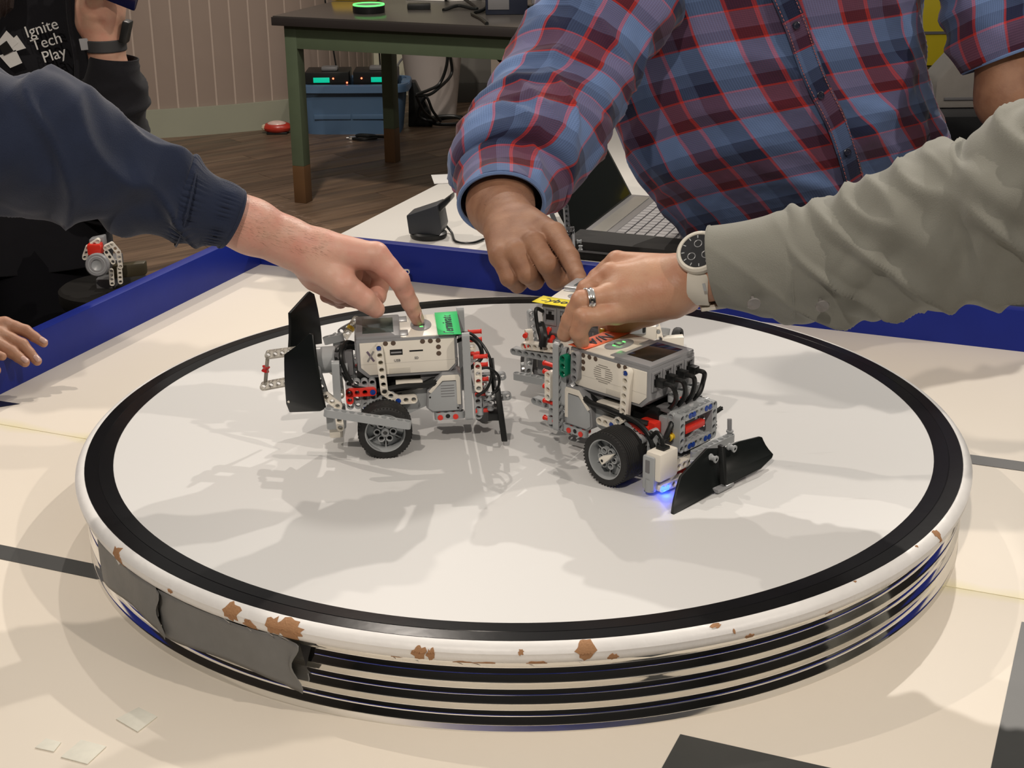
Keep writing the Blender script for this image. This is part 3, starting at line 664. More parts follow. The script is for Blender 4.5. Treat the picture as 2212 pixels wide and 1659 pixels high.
# ------------------------------------------------------------------ left robot
rl = thing('robot', 'brick-built robot with a green paper tag and raised black panels, under the pointing finger', 'robot', PLL[0], (0, 0.0209, PLL[1]), 'competition robots')
brick(rl, 1, m_tg, ('Termivator', 'green paper tag with handwriting', 0.0150, (0, -1, 0)), [(-60, 39, 118.4), (-60, -34, 118.2), (-84, -34, 118.4), (-84, 39, 117.2)])
base(rl, 1)
W1 = lambda x, y, z: V3((x, y, z))
# grey bar lying outside the wheel
beam2(rl, at(708, 891, -.108), at(880, 917, -.108), (0.1, 0, 1), m_lgrey, 'side_bar')
for s_ in (1, -1):
    beam(rl, 8, (46, 42*s_, 95), (0.02, 0, -1), (1, 0, 0), m_lgrey, 'front_beam')
    beam(rl, 4, (34, 44*s_, 64), (-1, 0, 0), (0, 1, 0), m_red); beam(rl, 2, (34, 44*s_, 64), (0, 0, -1), (0, 1, 0), m_red)
    pin(rl, (10, 48.2*s_, 64), (0, -s_, 0), m_blue, 6)
    for k in range(4): beam(rl, 4, (34-8*k, 38*s_, 72), (0, 0, -1), (0, 1, 0), m_lgrey)
    beam(rl, 3, (58, 45*s_, 62), (-0.75, 0, -0.66), (0, 1, 0), m_white, 'angle_beam'); beam(rl, 4, (47, 47*s_, 52), (-.05, 0, -1), (0, 1, 0), m_white, 'angle_beam')
MB(0.001).lathe([(0, 46), (13, 46), (14, 48), (14, 66), (12.5, 68), (12.5, 74), (0, 74)], 28, 'X', c=(0, 18, 92)).build('medium_motor', m_lgrey, rl)
MB(0.001).box((28, 6, 78), (47, 32, 104), 2).build('motor_block', m_dgrey, rl)
MB(0.001).box((34, -38, 84), (42, 38, 92), .8).build('cross_beam', m_lgrey, rl)
MB(0.001).box((40, 10, 22), (60, 40, 40), 2).build('sensor_block', m_lgrey, rl); MB(0.001).box((44, 18, 10), (58, 34, 26), 2).build('colour_sensor', m_white, rl)
for dz in (0, 4): cable(rl, [(25, 20-dz*2, 103), (36+dz, 26, 108), (41+dz, 30, 98), (38, 36, 80), (30, 40, 70), (10, 42, 64)], 2.3)
cable(rl, [(25, 6, 103), (34, 20, 110), (40, 38, 104), (37, 42, 88), (31, 42, 74)], 2.3)
def clearbeam(p0, p1, hole=(0, -1, 0)): beam2(rl, p0, p1, hole, m_clear, 'clear_beam', 'clear smoky beam')
ya = -0.03
clearbeam(at(580, 766, ya), at(640, 758, ya)); clearbeam(at(570, 834, ya-.01), at(634, 822, ya-.01))
axle(rl, at(578, 772, ya), at(573, 830, ya-.01), m_clear, True, r=2.0); 
P_ = at(573, 802, ya-.004); Q_ = at(575, 792, ya-.004); MB().tube([P_, P_.lerp(Q_, .5), Q_], [0.0042, 0.0030, 0.0042], 12).build('connector', m_redclear, rl, 'clear red connector', world=True)
P_, Q_ = at(742, 733, 0.02), at(768, 692, 0.035)
clearbeam(P_, Q_, (0, -1, 0.3)); axle(rl, at(722, 722, .01), at(742, 738, .02), m_lgrey, True)
R_ = P_.lerp(Q_, .55); S_ = P_.lerp(Q_, .7); MB().tube([R_+V3((0, -.004, 0)), S_+V3((0, -.004, 0))], 0.0045, 12).build('connector', m_yellow, rl, 'yellow connector', world=True)
beam2(rl, at(706, 735, 0.0), at(735, 728, 0.0), (0, 0, 1), m_lgrey); beam2(rl, at(738, 715, .05), at(765, 700, .05), (0, -1, 0.2), m_mgrey)
def panel(par, pts, th=0.003, name='blade_panel', m=m_panel, curve=0.0):
    """black wing-shaped panel from corner points, with thickness"""
    P = [V3(p) for p in pts]; c = sum(P, V3())/len(P); nrm = V3()
    for i in range(len(P)): nrm += (P[i]-c).cross(P[(i+1) % len(P)]-c)
    nrm.normalize(); up = V3((0, 0, 1)); up = (up-nrm*up.dot(nrm)).normalized(); rt = nrm.cross(up)
    h = max(abs((p-c).dot(up)) for p in P); vs = []; fs = []
    def warp(p):
        q = (p-c).dot(up)/h; return p+nrm*curve*(q*q-0.4)
    bm = bmesh.new(); lo = [bm.verts.new(p) for p in P]; bm.faces.new(lo)
    for k in range(6):
        z = -h+2*h*(k+1)/7
        bmesh.ops.bisect_plane(bm, geom=bm.verts[:]+bm.edges[:]+bm.faces[:], plane_co=c+up*z, plane_no=up)
    for v in bm.verts: v.co = warp(v.co)
    me = bpy.data.meshes.new(name); bm.to_mesh(me); bm.free(); me.materials.append(m); me.shade_smooth()
    o = link(name, me, par, None, True); sm = o.modifiers.new('t', 'SOLIDIFY'); sm.thickness = th; sm.offset = 0
    bv = o.modifiers.new('b', 'BEVEL'); bv.width = 0.0009; bv.segments = 2; bv.limit_method = 'ANGLE'; return o
panel(rl, [at(617, 765, -.050), at(643, 746, -.057), at(668, 720, -.066), at(676, 722, -.068), at(684, 770, -.076), at(703, 882, -.088), at(692, 888, -.086), at(625, 891, -.058), at(619, 872, -.054)], 0.0035, curve=0.003)
panel(rl, [at(624, 676, -.010), at(667, 630, 0.030), at(676, 636, .034), at(696, 742, .028), at(625, 752, -.012)], 0.0035, curve=0.003)
MB().sphere(at(625, 868, -.058), 0.0022, 12, (1, .3, .6)).build('white_dot', m_white, rl, world=True)
beam2(rl, at(690, 772, -.045), at(706, 775, -.040), (0, 0, 1), m_dgrey); beam2(rl, at(684, 800, -.06), at(700, 850, -.06), (0, -1, 0), m_lgrey)
# rear: cables, grey connectors, black trailing bars
cable(rl, [(-79, 20, 104), (-92, 28, 110), (-102, 34, 104), (-104, 38, 92), (-96, 40, 84), (-88, 38, 78)], 2.2)
cable(rl, [(-79, 6, 106), (-94, 20, 112), (-108, 36, 100), (-114, 44, 80), (-108, 46, 60), (-96, 46, 52)], 1.5)
cable(rl, [(-98, 44, 80), (-110, 46, 82), (-120, 46, 72), (-118, 46, 58), (-106, 46, 50)], 1.5)
beam2(rl, at(1045, 830, -.04), at(1052, 880, -.04), (0, -1, 0), m_lgrey); bush(rl, at(1056, 862, -.05), (0, -.2, 1), m_lgrey, True); bush(rl, at(1060, 884, -.05), (0, -.2, 1), m_mgrey, True)
panel(rl, [at(1058, 775, 0.01), at(1064, 773, 0.03), at(1072, 850, .02), at(1066, 848, 0.0)], 0.003, 'black_bar')
mb = MB(); a, b = at(1074, 838, -.045), at(1090, 952, -.062); mb.obox((a+b)/2, b-a, (0, 1, -.15), (1, 0, 0), (b-a).length, 0.010, 0.0062, 0.001)
mb.build('black_bar', m_black, rl, world=True)
mb = MB(); mb.obox(at(1067, 890, -.04), (1, 0, 0), (0, 1, 0), (0, 0, 1), 0.012, 0.03, 0.008, .001); mb.build('black_bar', m_black, rl, world=True)
# ------------------------------------------------------------------ right robot
rr_ = thing('robot', 'brick-built robot with an orange paper tag and a wide black blade on the ring', 'robot', PRR[0], (0, 0, PRR[1]), 'competition robots')
brick(rr_, -1, m_to, ('N/A', 'orange paper tag with handwriting', 0.020, (0, -1, 0)), [(-57, 35, 118.2), (-57, -37, 118.4), (-79, -38, 118.4), (-80, 36, 118.2)])
base(rr_, -1)
beam(rr_, 3, (-76, -46, 108), (0, 0, -1), (0, 1, 0), m_green, lab='green beam'); beam(rr_, 8, (-84, -38, 112), (0, 0, -1), (1, 0.3, 0), m_lgrey); beam(rr_, 4, (-66, -40, 112), (0, 0, -1), (0, 1, 0), m_mgrey)
MB(0.001).box((-86, 18, 112), (-80, 36, 121), 1.5).build('yellow_block', m_yellow, rr_)
# cables out of the front ports
for i in range(4):
    yy = -25.5+17*i
    MB(0.001).box((25, yy-4, 98), (35, yy+4, 106), 1).build('plug', m_black, rr_)
    cable(rr_, [(34, yy, 102), (42, yy+2, 101), (45-2*i, yy+5, 90), (38, yy*0.8+4, 78), (26, yy*0.6, 66), (10, yy*0.5, 60)], 2.5)
cable(rr_, [(20, 6, 64), (34, -6, 66), (42, -24, 60), (42, -36, 44), (44, -44, 34)], 2.8)
cable(rr_, [(-30, -42, 66), (10, -44, 64), (28, -44, 56), (36, -44, 44), (40, -46, 30)], 2.8)
# open grey frame (gripper) with red bar inside
FX, FY, FZ = 46, 8, 52
fr_ = rr_
for z in (FZ+16, FZ-16):
    beam(fr_, 6, (FX, FY-20, z), (0, 1, 0), (0, 0, 1), m_lgrey, 'frame_beam'); beam(fr_, 7, (FX-8, FY-24, z), (0, 1, 0), (1, 0, 0), m_lgrey, 'frame_beam')
    beam(fr_, 6, (FX+4, FY-20, z), (0, 1, 0), (1, 0, 0), m_lgrey, 'frame_beam', th=4)
for y in (FY-26, FY+26):
    beam(fr_, 5, (FX+2, y, FZ+16), (0, 0, -1), (1, 0, 0), m_lgrey, 'frame_beam'); beam(fr_, 5, (FX-6, y, FZ+16), (0, 0, -1), (0, 1, 0), m_lgrey, 'frame_beam')
for y, z in ((-8, 16), (8, 16), (-8, -16), (8, -16)):
    pin(fr_, (FX+6.6, FY+y+(4 if y > 0 else -6), FZ+z), (-1, 0, 0), m_blue, 6); pin(fr_, (FX+6.6, FY+y+(10 if y > 0 else 0), FZ+z), (-1, 0, 0), m_blue, 6)
MB(0.001).box((FX-4, FY-17, FZ-4), (FX+3, FY+15, FZ+3), 1.5).build('red_bar', m_red, fr_)
MB(0.001).box((20, -22, 34), (36, 24, 66), 1.5).build('gearbox', m_lgrey, fr_); MB(0.001).box((10, -34, 40), (30, -22, 62), 3).build('red_block', m_red, fr_); MB(0.001).box((-6, -40, 50), (24, -34, 58), 1).build('red_beam', m_red, fr_)
axle(fr_, (FX-3, FY-52, FZ-5), (FX-3, FY-28, FZ-3)); axle(fr_, (FX-3, FY+28, FZ), (FX-3, FY+50, FZ+3)); bush(fr_, (FX-3, FY-28, FZ-3), (0, -1, 0), m_yellow); bush(fr_, (FX-3, FY+29, FZ), (0, 1, 0), m_yellow)
beam(fr_, 6, (30, -8, 82), (0, 1, 0), (0, 0, 1), m_lgrey); 
for y in (2, 18): pin(fr_, (32, y, 81), (0, 0, -1), m_red, 14)
MB(0.001).box((20, -20, 70), (36, 26, 74), 1).build('top_plate', m_dgrey, fr_)
beam(fr_, 5, (34, -40, 56), (-0.05, 0, -1), (0, 1, 0), m_lgrey); beam(fr_, 4, (44, -44, 40), (0, 0, -1), (0, 1, 0), m_lgrey)
beam(fr_, 5, (4, -34, 48), (1, 0, 0), (0, 1, 0), m_lgrey); beam(fr_, 6, (12, -36, 50), (0.55, 0, -0.83), (0, 1, 0), m_lgrey)
# colour sensor
cs = bpy.data.objects.new('colour_sensor', None); COL.objects.link(cs); cs.parent = rr_; cs.empty_display_size = .01
MB(0.001).box((42, -62, 17), (60, -34, 46), 2.5).build('sensor_body', m_white, cs); MB(0.001).box((40, -64.5, 7), (54, -56, 42), 2).build('sensor_side', m_lgrey, cs)
MB(0.001).box((44, -65.0, 25), (49, -64.2, 38), .2).build('slot', m_dgrey, cs); MB(0.001).lathe([(0, 5), (5.5, 5), (5.5, 18), (0, 18)], 18, 'Z', c=(47, -60, 0)).build('sensor_nose', m_lgrey, cs)
MB(0.001).box((46, -52, 45), (56, -42, 49), 1).build('plug', m_black, cs); cable(cs, [(51, -47, 48), (48, -46, 56), (42, -46, 60), (34, -44, 52)], 2.2)
MB(0.001).lathe([(0, 6.5), (6, 6.5), (6, 8.5), (0, 8.5)], 16, 'Z', c=(55, -50, 0)).build('blue_light', m_bled, cs)
pl = bpy.data.lights.new('blue_glow', 'POINT'); pl.energy = 0.02; pl.color = (0.02, 0.08, 1); pl.shadow_soft_size = 0.005
po = bpy.data.objects.new('blue_glow', pl); COL.objects.link(po); po.parent = cs; po.location = (.058, -.050, .0045)
beam2(rr_, at(1425, 1024, -.178), at(1496, 989, -.142), (0.3, -.3, .0), m_white); beam2(rr_, at(1425, 1053, -.184), at(1476, 1032, -.160), (0.3, -.3, .0), m_white)
beam2(rr_, at(1500, 982, -.150), at(1578, 946, -.108), (0, 0, 1), m_lgrey); MB().obox(at(1478, 1028, -.15), (.69, .72, 0), (.72, -.69, 0), (0, 0, 1), .012, .012, .012, .001).build('red_block', m_red, rr_, world=True)
beam2(rr_, at(1500, 995, -.156), at(1500, 1000, -.160), (0.7, -.7, 0), m_lgrey)
bush(rr_, at(1548, 993, -.168), (-.8, .7, .1), m_lgrey, True); bush(rr_, at(1588, 970, -.150), (-.8, .7, .1), m_lgrey, True)
axle(rr_, at(1576, 905, -.105), at(1576, 948, -.108), m_mgrey, True); bush(rr_, at(1576, 945, -.108), (0, 0, 1), m_lgrey, True)
# wide curved blade, two wing panels joined by a bar
panel(rr_, [at(1450, 1110, -.226), at(1454, 1114, -.228), at(1530, 1072, -.190), at(1564, 1052, -.172), at(1562, 968, -.146), at(1520, 970, -.160), at(1470, 1028, -.198)], 0.003, curve=0.006)
panel(rr_, [at(1564, 1052, -.172), at(1640, 1014, -.136), at(1667, 990, -.118), at(1671, 982, -.115), at(1645, 944, -.108), at(1638, 943, -.110), at(1590, 955, -.130), at(1562, 968, -.146)], 0.003, curve=0.006)
a, b = at(1558, 962, -.152), at(1564, 1046, -.176); MB().obox((a+b)/2, b-a, (.69, .72, 0), (.72, -.69, 0), (b-a).length, 0.0045, 0.006, 0.0008).build('black_bar', m_black, rr_, world=True)
a = at(1556, 1058, -.172); MB().obox((a.x, a.y, .003), (.69, .72, 0), (.72, -.69, 0), (0, 0, 1), .026, .014, .004, .001).build('foot_plate', m_mgrey, rr_, world=True)
# ------------------------------------------------------------------ rear robot
r3 = thing('robot', 'brick-built robot with a yellow paper tag, standing behind the others under the dark finger', 'robot', (0.0885, 0.119, 0), (0, 0, 1.126), 'competition robots')
brick(r3, 1, m_ty, ('Cyborg', 'yellow paper tag with handwriting', 0.0150, (0, -1, 0), 15), [(-60, 42, 118.4), (-60, -36, 118.2), (-82, -36, 118.2), (-84, 45, 118.0)])
for s_ in (1, -1):
    wheel(r3, 60*s_, s_, 28); motor(r3, s_)
MB(0.001).box((-44, -24, 40), (26, 24, 75), 2).build('under_block', m_dgrey, r3); MB(0.001).box((-78, -30, 62), (-44, 30, 75), 1).build('cross_block', m_white, r3); MB(0.001).box((-84, -20, 22), (-60, 24, 52), 2).build('motor_block', m_dgrey, r3)
pY = 0.06
beam2(r3, at(1147, 676, pY), at(1153, 745, pY), (.3, -1, 0), m_lgrey); beam2(r3, at(1113, 757, pY), at(1196, 773, 0.03), (.3, -1, 0), m_lgrey)
beam2(r3, at(1116, 812, .055), at(1190, 826, .03), (0, 0, 1), m_lgrey); beam2(r3, at(1143, 765, .062), at(1140, 800, .062), (.3, -1, 0), m_lgrey)
beam2(r3, at(1135, 745, .05), at(1195, 752, .03), (.3, -1, 0), m_white); beam2(r3, at(1142, 718, .055), at(1144, 748, .055), (1, .3, 0), m_white)
for px, py in ((1134, 726), (1137, 748), (1188, 738), (1180, 720)): pin(r3, at(px, py, .045), (.25, 1, 0), m_red, 15, world=True)
cable(r3, [at(1172, 672, .06), at(1158, 668, .05), at(1160, 700, .045), at(1168, 735, .04), at(1170, 770, .04)], 2.2, True)
cable(r3, [at(1168, 700, .05), at(1174, 725, .035), at(1172, 750, .03)], 4.5, True)
mb = MB(); mb.tube([at(1150, 795, .07), at(1130, 800, .07)], 0.010, 14); mb.build('cross_tube', m_steel, r3, world=True)
MB().obox(at(1175, 795, .075), (1, -.4, 0), (.4, 1, 0), (0, 0, 1), .05, .02, .03, .003).build('motor_block', m_dgrey, r3, world=True)
# outrigger with small wheel at the right side
oy = 0.20
beam2(r3, at(1352, 712, .12), at(1440, 716, oy), (0, 0, 1), m_lgrey); beam2(r3, at(1366, 700, .15), at(1360, 745, .14), (0, -1, 0), m_white); beam2(r3, at(1418, 702, .17), at(1430, 748, .16), (0, -1, 0.1), m_white)
beam2(r3, at(1345, 742, .14), at(1420, 750, .17), (0, 0, 1), m_dgrey); MB().obox(at(1390, 716, .16), (1, .2, 0), (0, 1, 0), (0, 0, 1), .03, .02, .018, .003).build('white_block', m_white, r3, world=True)
MB().obox(at(1383, 708, .15), (1, .3, 0), (0, 1, 0), (0, 0, 1), .013, .014, .01, .002).build('plug', m_black, r3, world=True)
axle(r3, at(1428, 722, .18), at(1430, 750, .18), m_dgrey, True); MB().obox(at(1450, 745, .19), (1, .2, 0), (0, 1, 0), (0, 0, 1), .03, .012, .022, .002).build('white_block', m_white, r3, world=True)
beam2(r3, at(1285, 705, .08), at(1290, 740, .08), (.3, -1, 0), m_lgrey)
sw = bpy.data.objects.new('wheel', None); COL.objects.link(sw); sw.parent = r3; sw.empty_display_size = .01
sw.matrix_parent_inverse = wmat(r3).inverted(); wc = at(1463, 729, .21); sw.matrix_basis = frame(wc, (0, 0, 1), (1, -.45, 0.05))
MB(0.001).lathe([(7.5, -3), (8.5, -4.5), (11, -4.5), (12.3, -2.5), (12.6, 0), (12.3, 2.5), (11, 4.5), (8.5, 4.5), (7.5, 3)], 32, 'Z', close=True).build('tyre', m_rubber, sw)
mb = MB(0.001); mb.lathe([(7.6, -3), (8.2, -3), (8.2, 3), (7.6, 3)], 24, 'Z', close=True)
for k in range(6): a = math.pi/3*k; mb.obox((4*math.cos(a), 4*math.sin(a), 2), (math.cos(a), math.sin(a), 0), (-math.sin(a), math.cos(a), 0), (0, 0, 1), 8, 1.2, 2)
mb.build('hub', m_black, sw)
axle(r3, at(1440, 735, .20), wc, m_dgrey, True)
# white loose beam by the far border board
lb = thing('white_beam', 'loose white perforated beam lying by the blue border behind the pointing finger', 'beam', tuple(onz(873, 590, ZT+0.02)))
P_, Q_ = at(868, 586, 0.80), at(881, 587, 0.79)
link('beam_body', beam_mesh(5, m_white), lb, frame((0, 0, 0), (-1, 0.05, 0.02), (0.1, -1, 0.15)))
lb.location = at(880, 587, 0.795)
# ================================================================== PEOPLE
def tube_st(stations, nth=72, per=6, folds=None, uvs=True, thick=0.0, name='sleeve', m=None, parent=None, label=None, open_ends=True, noise_amp=0.0, nscale=18.0, inner=False, ends=(0, 0), uv_rot=0.0, wr=None, puck=()):
    """closed tube through stations (centre, side vector, up vector) with folds; UV in metres"""
    def cr(a, b, c, d, t): return 0.5*((2*b)+(c-a)*t+(2*a-5*b+4*c-d)*t*t+(3*b-a-3*c+d)*t**3)
    n = len(stations); rows = []
    for i in range(n-1):
        q = [stations[max(i-1, 0)], stations[i], stations[i+1], stations[min(i+2, n-1)]]
        for k in range(per):
            t = k/per; rows.append(tuple(cr(V3(q[0][j]), V3(q[1][j]), V3(q[2][j]), V3(q[3][j]), t) for j in range(3)))
    rows.append(tuple(V3(stations[-1][j]) for j in range(3)))
    R = len(rows); ln_ = [0]
    for i in range(1, R): ln_.append(ln_[-1]+(rows[i][0]-rows[i-1][0]).length)
    vs = []; UV = []
    for i, (c, a, b) in enumerate(rows):
        rad = (a.length+b.length)/2; nrm0 = a.cross(b)
        for k in range(nth):
            th = 2*math.pi*k/nth; d = a*math.cos(th)+b*math.sin(th); p = c+d
            dd = 0.0
            if folds:
                for (s0, t0, ls, lt, rot, amp) in folds:
                    ds = ln_[i]-s0*ln_[-1]; dt_ = (th-t0+math.pi) % (2*math.pi)-math.pi; dt_ *= rad
                    x = ds*math.cos(rot)+dt_*math.sin(rot); y = -ds*math.sin(rot)+dt_*math.cos(rot)
                    dd += amp*math.exp(-(x/ls)**2-(y/lt)**2)
            if wr:
                am, fs_, ft_, sk = wr[:4]; cf = wr[4] if len(wr) > 4 else 0; sx_ = ln_[i]; sy_ = th*rad
                q1 = noise.noise(V3(((sx_+sk*math.sin(th)*rad)*fs_, math.cos(th)*rad*ft_, math.sin(th)*rad*ft_+c.x)))
                q2 = noise.noise(V3(((sx_-sk*math.sin(th)*rad)*fs_*1.7+5, math.cos(th)*rad*ft_*1.6, math.sin(th)*rad*ft_*1.6+c.x)))
                edge = min(1.0, (ln_[-1]-ln_[i])/.05+.12, max(0, ln_[i]-cf)/.05+.12)
                dd += am*edge*((1-abs(q1)*2.6)**2*(.9 if abs(q1) < .38 else 0)-.35+.5*q2)
            for (s0, w_, nn, am) in puck:
                e_ = math.exp(-((ln_[i]-s0*ln_[-1])/w_)**2)
                if e_ > .01: dd += am*e_*math.sin(nn*th+3*math.sin(5*th))
            if noise_amp: dd += noise_amp*noise.noise(V3((p.x*nscale, p.y*nscale, p.z*nscale)))
            vs.append(p+d.normalized()*dd); u_ = th*stations[0][3] if len(stations[0]) > 3 else th*rad; UV.append((u_*math.cos(uv_rot)-ln_[i]*math.sin(uv_rot), u_*math.sin(uv_rot)+ln_[i]*math.cos(uv_rot)))
    fs = [(i*nth+k, i*nth+(k+1) % nth, (i+1)*nth+(k+1) % nth, (i+1)*nth+k) for i in range(R-1) for k in range(nth)]
    uvf = [[UV[i*nth+k], (UV[i*nth+k][0]+(UV[i*nth+1][0]-UV[i*nth][0]), UV[i*nth+k][1]+(UV[i*nth+1][1]-UV[i*nth][1])), (UV[(i+1)*nth+k][0]+(UV[(i+1)*nth+1][0]-UV[(i+1)*nth][0]), UV[(i+1)*nth+k][1]+(UV[(i+1)*nth+1][1]-UV[(i+1)*nth][1])), UV[(i+1)*nth+k]] for i in range(R-1) for k in range(nth)]
    for e, row in ((0, 0), (1, R-1)):
        if ends[e]:
            ci = len(vs); vs.append(rows[row][0])
            for k in range(nth):
                k2 = (k+1) % nth; f = (ci, row*nth+k, row*nth+k2); fs.append(f if e else f[::-1]); uvf.append([(0, 0)]*3)
    me = bpy.data.meshes.new(name); me.from_pydata([tuple(v) for v in vs], [], fs); me.materials.append(m); me.shade_smooth()
    ul = me.uv_layers.new(name='UVMap'); flat = [c for f in uvf for c in f]
    ul.data.foreach_set('uv', [x for c in flat for x in c])
    o = link(name, me, parent, None, True, label)
    if thick: sm = o.modifiers.new('thick', 'SOLIDIFY'); sm.thickness = thick; sm.offset = -1
    return o
def st_px(top, bot, Y, ratio=0.9, Yb=None):
    """station from the photo's upper and lower outline pixels at depth Y"""
    a, b = at(top[0], top[1], Y), at(bot[0], bot[1], Y if Yb is None else Yb); c = (a+b)/2; up = (a-b)/2
    return (c, None, up, ratio)
def finish(sts):
    out = []
    for i, (c, _, up, ratio) in enumerate(sts):
        ax = sts[min(i+1, len(sts)-1)][0]-sts[max(i-1, 0)][0]
        side = ax.cross(up).normalized()*up.length*ratio; out.append((c, side, up))
    return out
# ---- signed-distance body builder
def cone_sdf(P, p0, r0, p1, r1):
    a = np.array(p0, dtype=np.float32); b = np.array(p1, dtype=np.float32); ab = b-a; L2 = float(ab@ab)+1e-12
    t = np.clip(((P-a)@ab)/L2, 0, 1); q = P-a-t[..., None]*ab
    return np.sqrt((q*q).sum(-1))-(r0+(r1-r0)*t)
def ell_sdf(P, c, r, ax=None):
    q = P-np.array(c, dtype=np.float32)
    if ax is not None: q = q@np.array(ax, dtype=np.float32).T
    r = np.array(r, dtype=np.float32); k0 = np.sqrt(((q/r)**2).sum(-1)); k1 = np.sqrt(((q/(r*r))**2).sum(-1))+1e-9
    return k0*(k0-1)/k1
def smin(a, b, k):
    h = np.clip(0.5+0.5*(b-a)/k, 0, 1); return b+(a-b)*h-k*h*(1-h)
def surfnet(F, org, h):
    S_ = F < 0; nx, ny, nz_ = F.shape
    acc = np.zeros((nx-1, ny-1, nz_-1, 3), np.float32); cnt = np.zeros((nx-1, ny-1, nz_-1), np.float32)
    corners = [(i, j, k) for i in (0, 1) for j in (0, 1) for k in (0, 1)]
    def sub(A, c): return A[c[0]:nx-1+c[0], c[1]:ny-1+c[1], c[2]:nz_-1+c[2]]
    for a in corners:
        for ax in range(3):
            if a[ax]: continue
            b = list(a); b[ax] = 1; b = tuple(b); fa, fb = sub(F, a), sub(F, b); x = (fa < 0) != (fb < 0)
            t = np.where(x, fa/(fa-fb+1e-12), 0)
            for d in range(3): acc[..., d] += np.where(x, a[d]+(t if d == ax else 0), 0)
            cnt += x
    act = cnt > 0; idx = -np.ones(act.shape, np.int64); idx[act] = np.arange(act.sum())
    ijk = np.argwhere(act); V = (ijk+acc[act]/cnt[act][:, None])*h+np.array(org)
    quads = []
    for ax in range(3):
        sl0 = [slice(None)]*3; sl1 = [slice(None)]*3; sl0[ax] = slice(0, -1); sl1[ax] = slice(1, None)
        e = S_[tuple(sl0)] != S_[tuple(sl1)]; pos = S_[tuple(sl0)]
        E_ = np.argwhere(e); u, v = [(1, 2), (2, 0), (0, 1)][ax]
        ok = (E_[:, u] > 0) & (E_[:, v] > 0) & (E_[:, u] < act.shape[u]) & (E_[:, v] < act.shape[v]); E_ = E_[ok]
        def g(du, dv):
            q = E_.copy(); q[:, u] += du; q[:, v] += dv; return idx[q[:, 0], q[:, 1], q[:, 2]]
        Q = np.stack([g(-1, -1), g(0, -1), g(0, 0), g(-1, 0)], 1); fl_ = ~pos[tuple(E_.T)]
        Q[fl_] = Q[fl_][:, ::-1]; quads.append(Q)
    return V, np.concatenate(quads)
def field(prims_fn, lo, hi, h):
    lo = np.array(lo)-3*h; hi = np.array(hi)+3*h
    ax = [np.arange(lo[d], hi[d]+h, h, dtype=np.float32) for d in range(3)]
    P = np.stack(np.meshgrid(*ax, indexing='ij'), -1); return surfnet(prims_fn(P), lo, h)
def hand_fn(palm, fingers, kp=0.009, kf=0.0045, ks=0.002, dents=()):
    def fn(P):
        D = None
        for (p0, r0, p1, r1) in palm:
            d = cone_sdf(P, p0, r0, p1, r1); D = d if D is None else smin(D, d, kp)
        out = D
        for fg in fingers:
            Fg = None
            for (a, b) in zip(fg, fg[1:]):
                L_ = (V3(b[0])-V3(a[0])).length
                mid = V3(a[0]).lerp(V3(b[0]), 0.5); rm = (a[1]+b[1])/2*0.955
                for seg in ((a[0], a[1], mid, rm), (mid, rm, b[0], b[1])):
                    d = cone_sdf(P, *seg); Fg = d if Fg is None else smin(Fg, d, ks)
            Fg = smin(D, Fg, kf); out = smin(out, Fg, 0.0010)
        for (c, r, dep) in dents:
            q = P-np.array(c, dtype=np.float32); out = out+dep*np.exp(-(q*q).sum(-1)/(r*r))
        return out
    return fn
def bbox(palm, fingers):
    pts = [p for s_ in palm for p in ((s_[0], s_[1]), (s_[2], s_[3]))]+[p for f in fingers for p in f]
    lo = [min(p[0][d]-p[1] for p in pts) for d in range(3)]; hi = [max(p[0][d]+p[1] for p in pts) for d in range(3)]
    return lo, hi
def head_fn(c, ax):
    """c head centre; ax rows = right, forward, up"""
    ax = np.array([list(V3(v).normalized()) for v in ax], dtype=np.float32)
    def w(x, y, z): return np.array(c)+ax.T@np.array([x, y, z])
    def fn(P):
        d = ell_sdf(P, w(0, -.008, .022), (.077, .095, .092), ax)
        d = smin(d, ell_sdf(P, w(0, .030, -.055), (.052, .058, .062), ax), .03)
        d = smin(d, cone_sdf(P, w(0, .086, .012), .008, w(0, .108, -.022), .012), .012)
        for s_ in (-1, 1):
            d = smin(d, ell_sdf(P, w(.078*s_, -.004, -.008), (.010, .022, .034), ax), .006)
            d = smin(d, cone_sdf(P, w(.014*s_, .088, .026), .007, w(.045*s_, .074, .024), .006), .010)
            e = ell_sdf(P, w(.031*s_, .094, .006), (.017, .016, .012), ax); d = -smin(-d, e, .008)
            d = np.minimum(d, ell_sdf(P, w(.031*s_, .074, .006), (.0125, .0125, .0125), ax))
            d = smin(d, ell_sdf(P, w(.012*s_, .090, -.052), (.016, .010, .006), ax), .004)
        d = smin(d, ell_sdf(P, w(0, .090, -.060), (.020, .010, .006), ax), .004)
        return d
    return fn, w
def join_mesh(name, parts, m):
    V_, Q_ = [], []; n = 0
    for v, q in parts: V_.append(v); Q_.append(q+n); n += len(v)
    V_ = np.concatenate(V_); Q_ = np.concatenate(Q_)
    me = bpy.data.meshes.new(name); me.from_pydata(V_.tolist(), [], Q_.tolist()); me.materials.append(m); me.shade_smooth(); return me
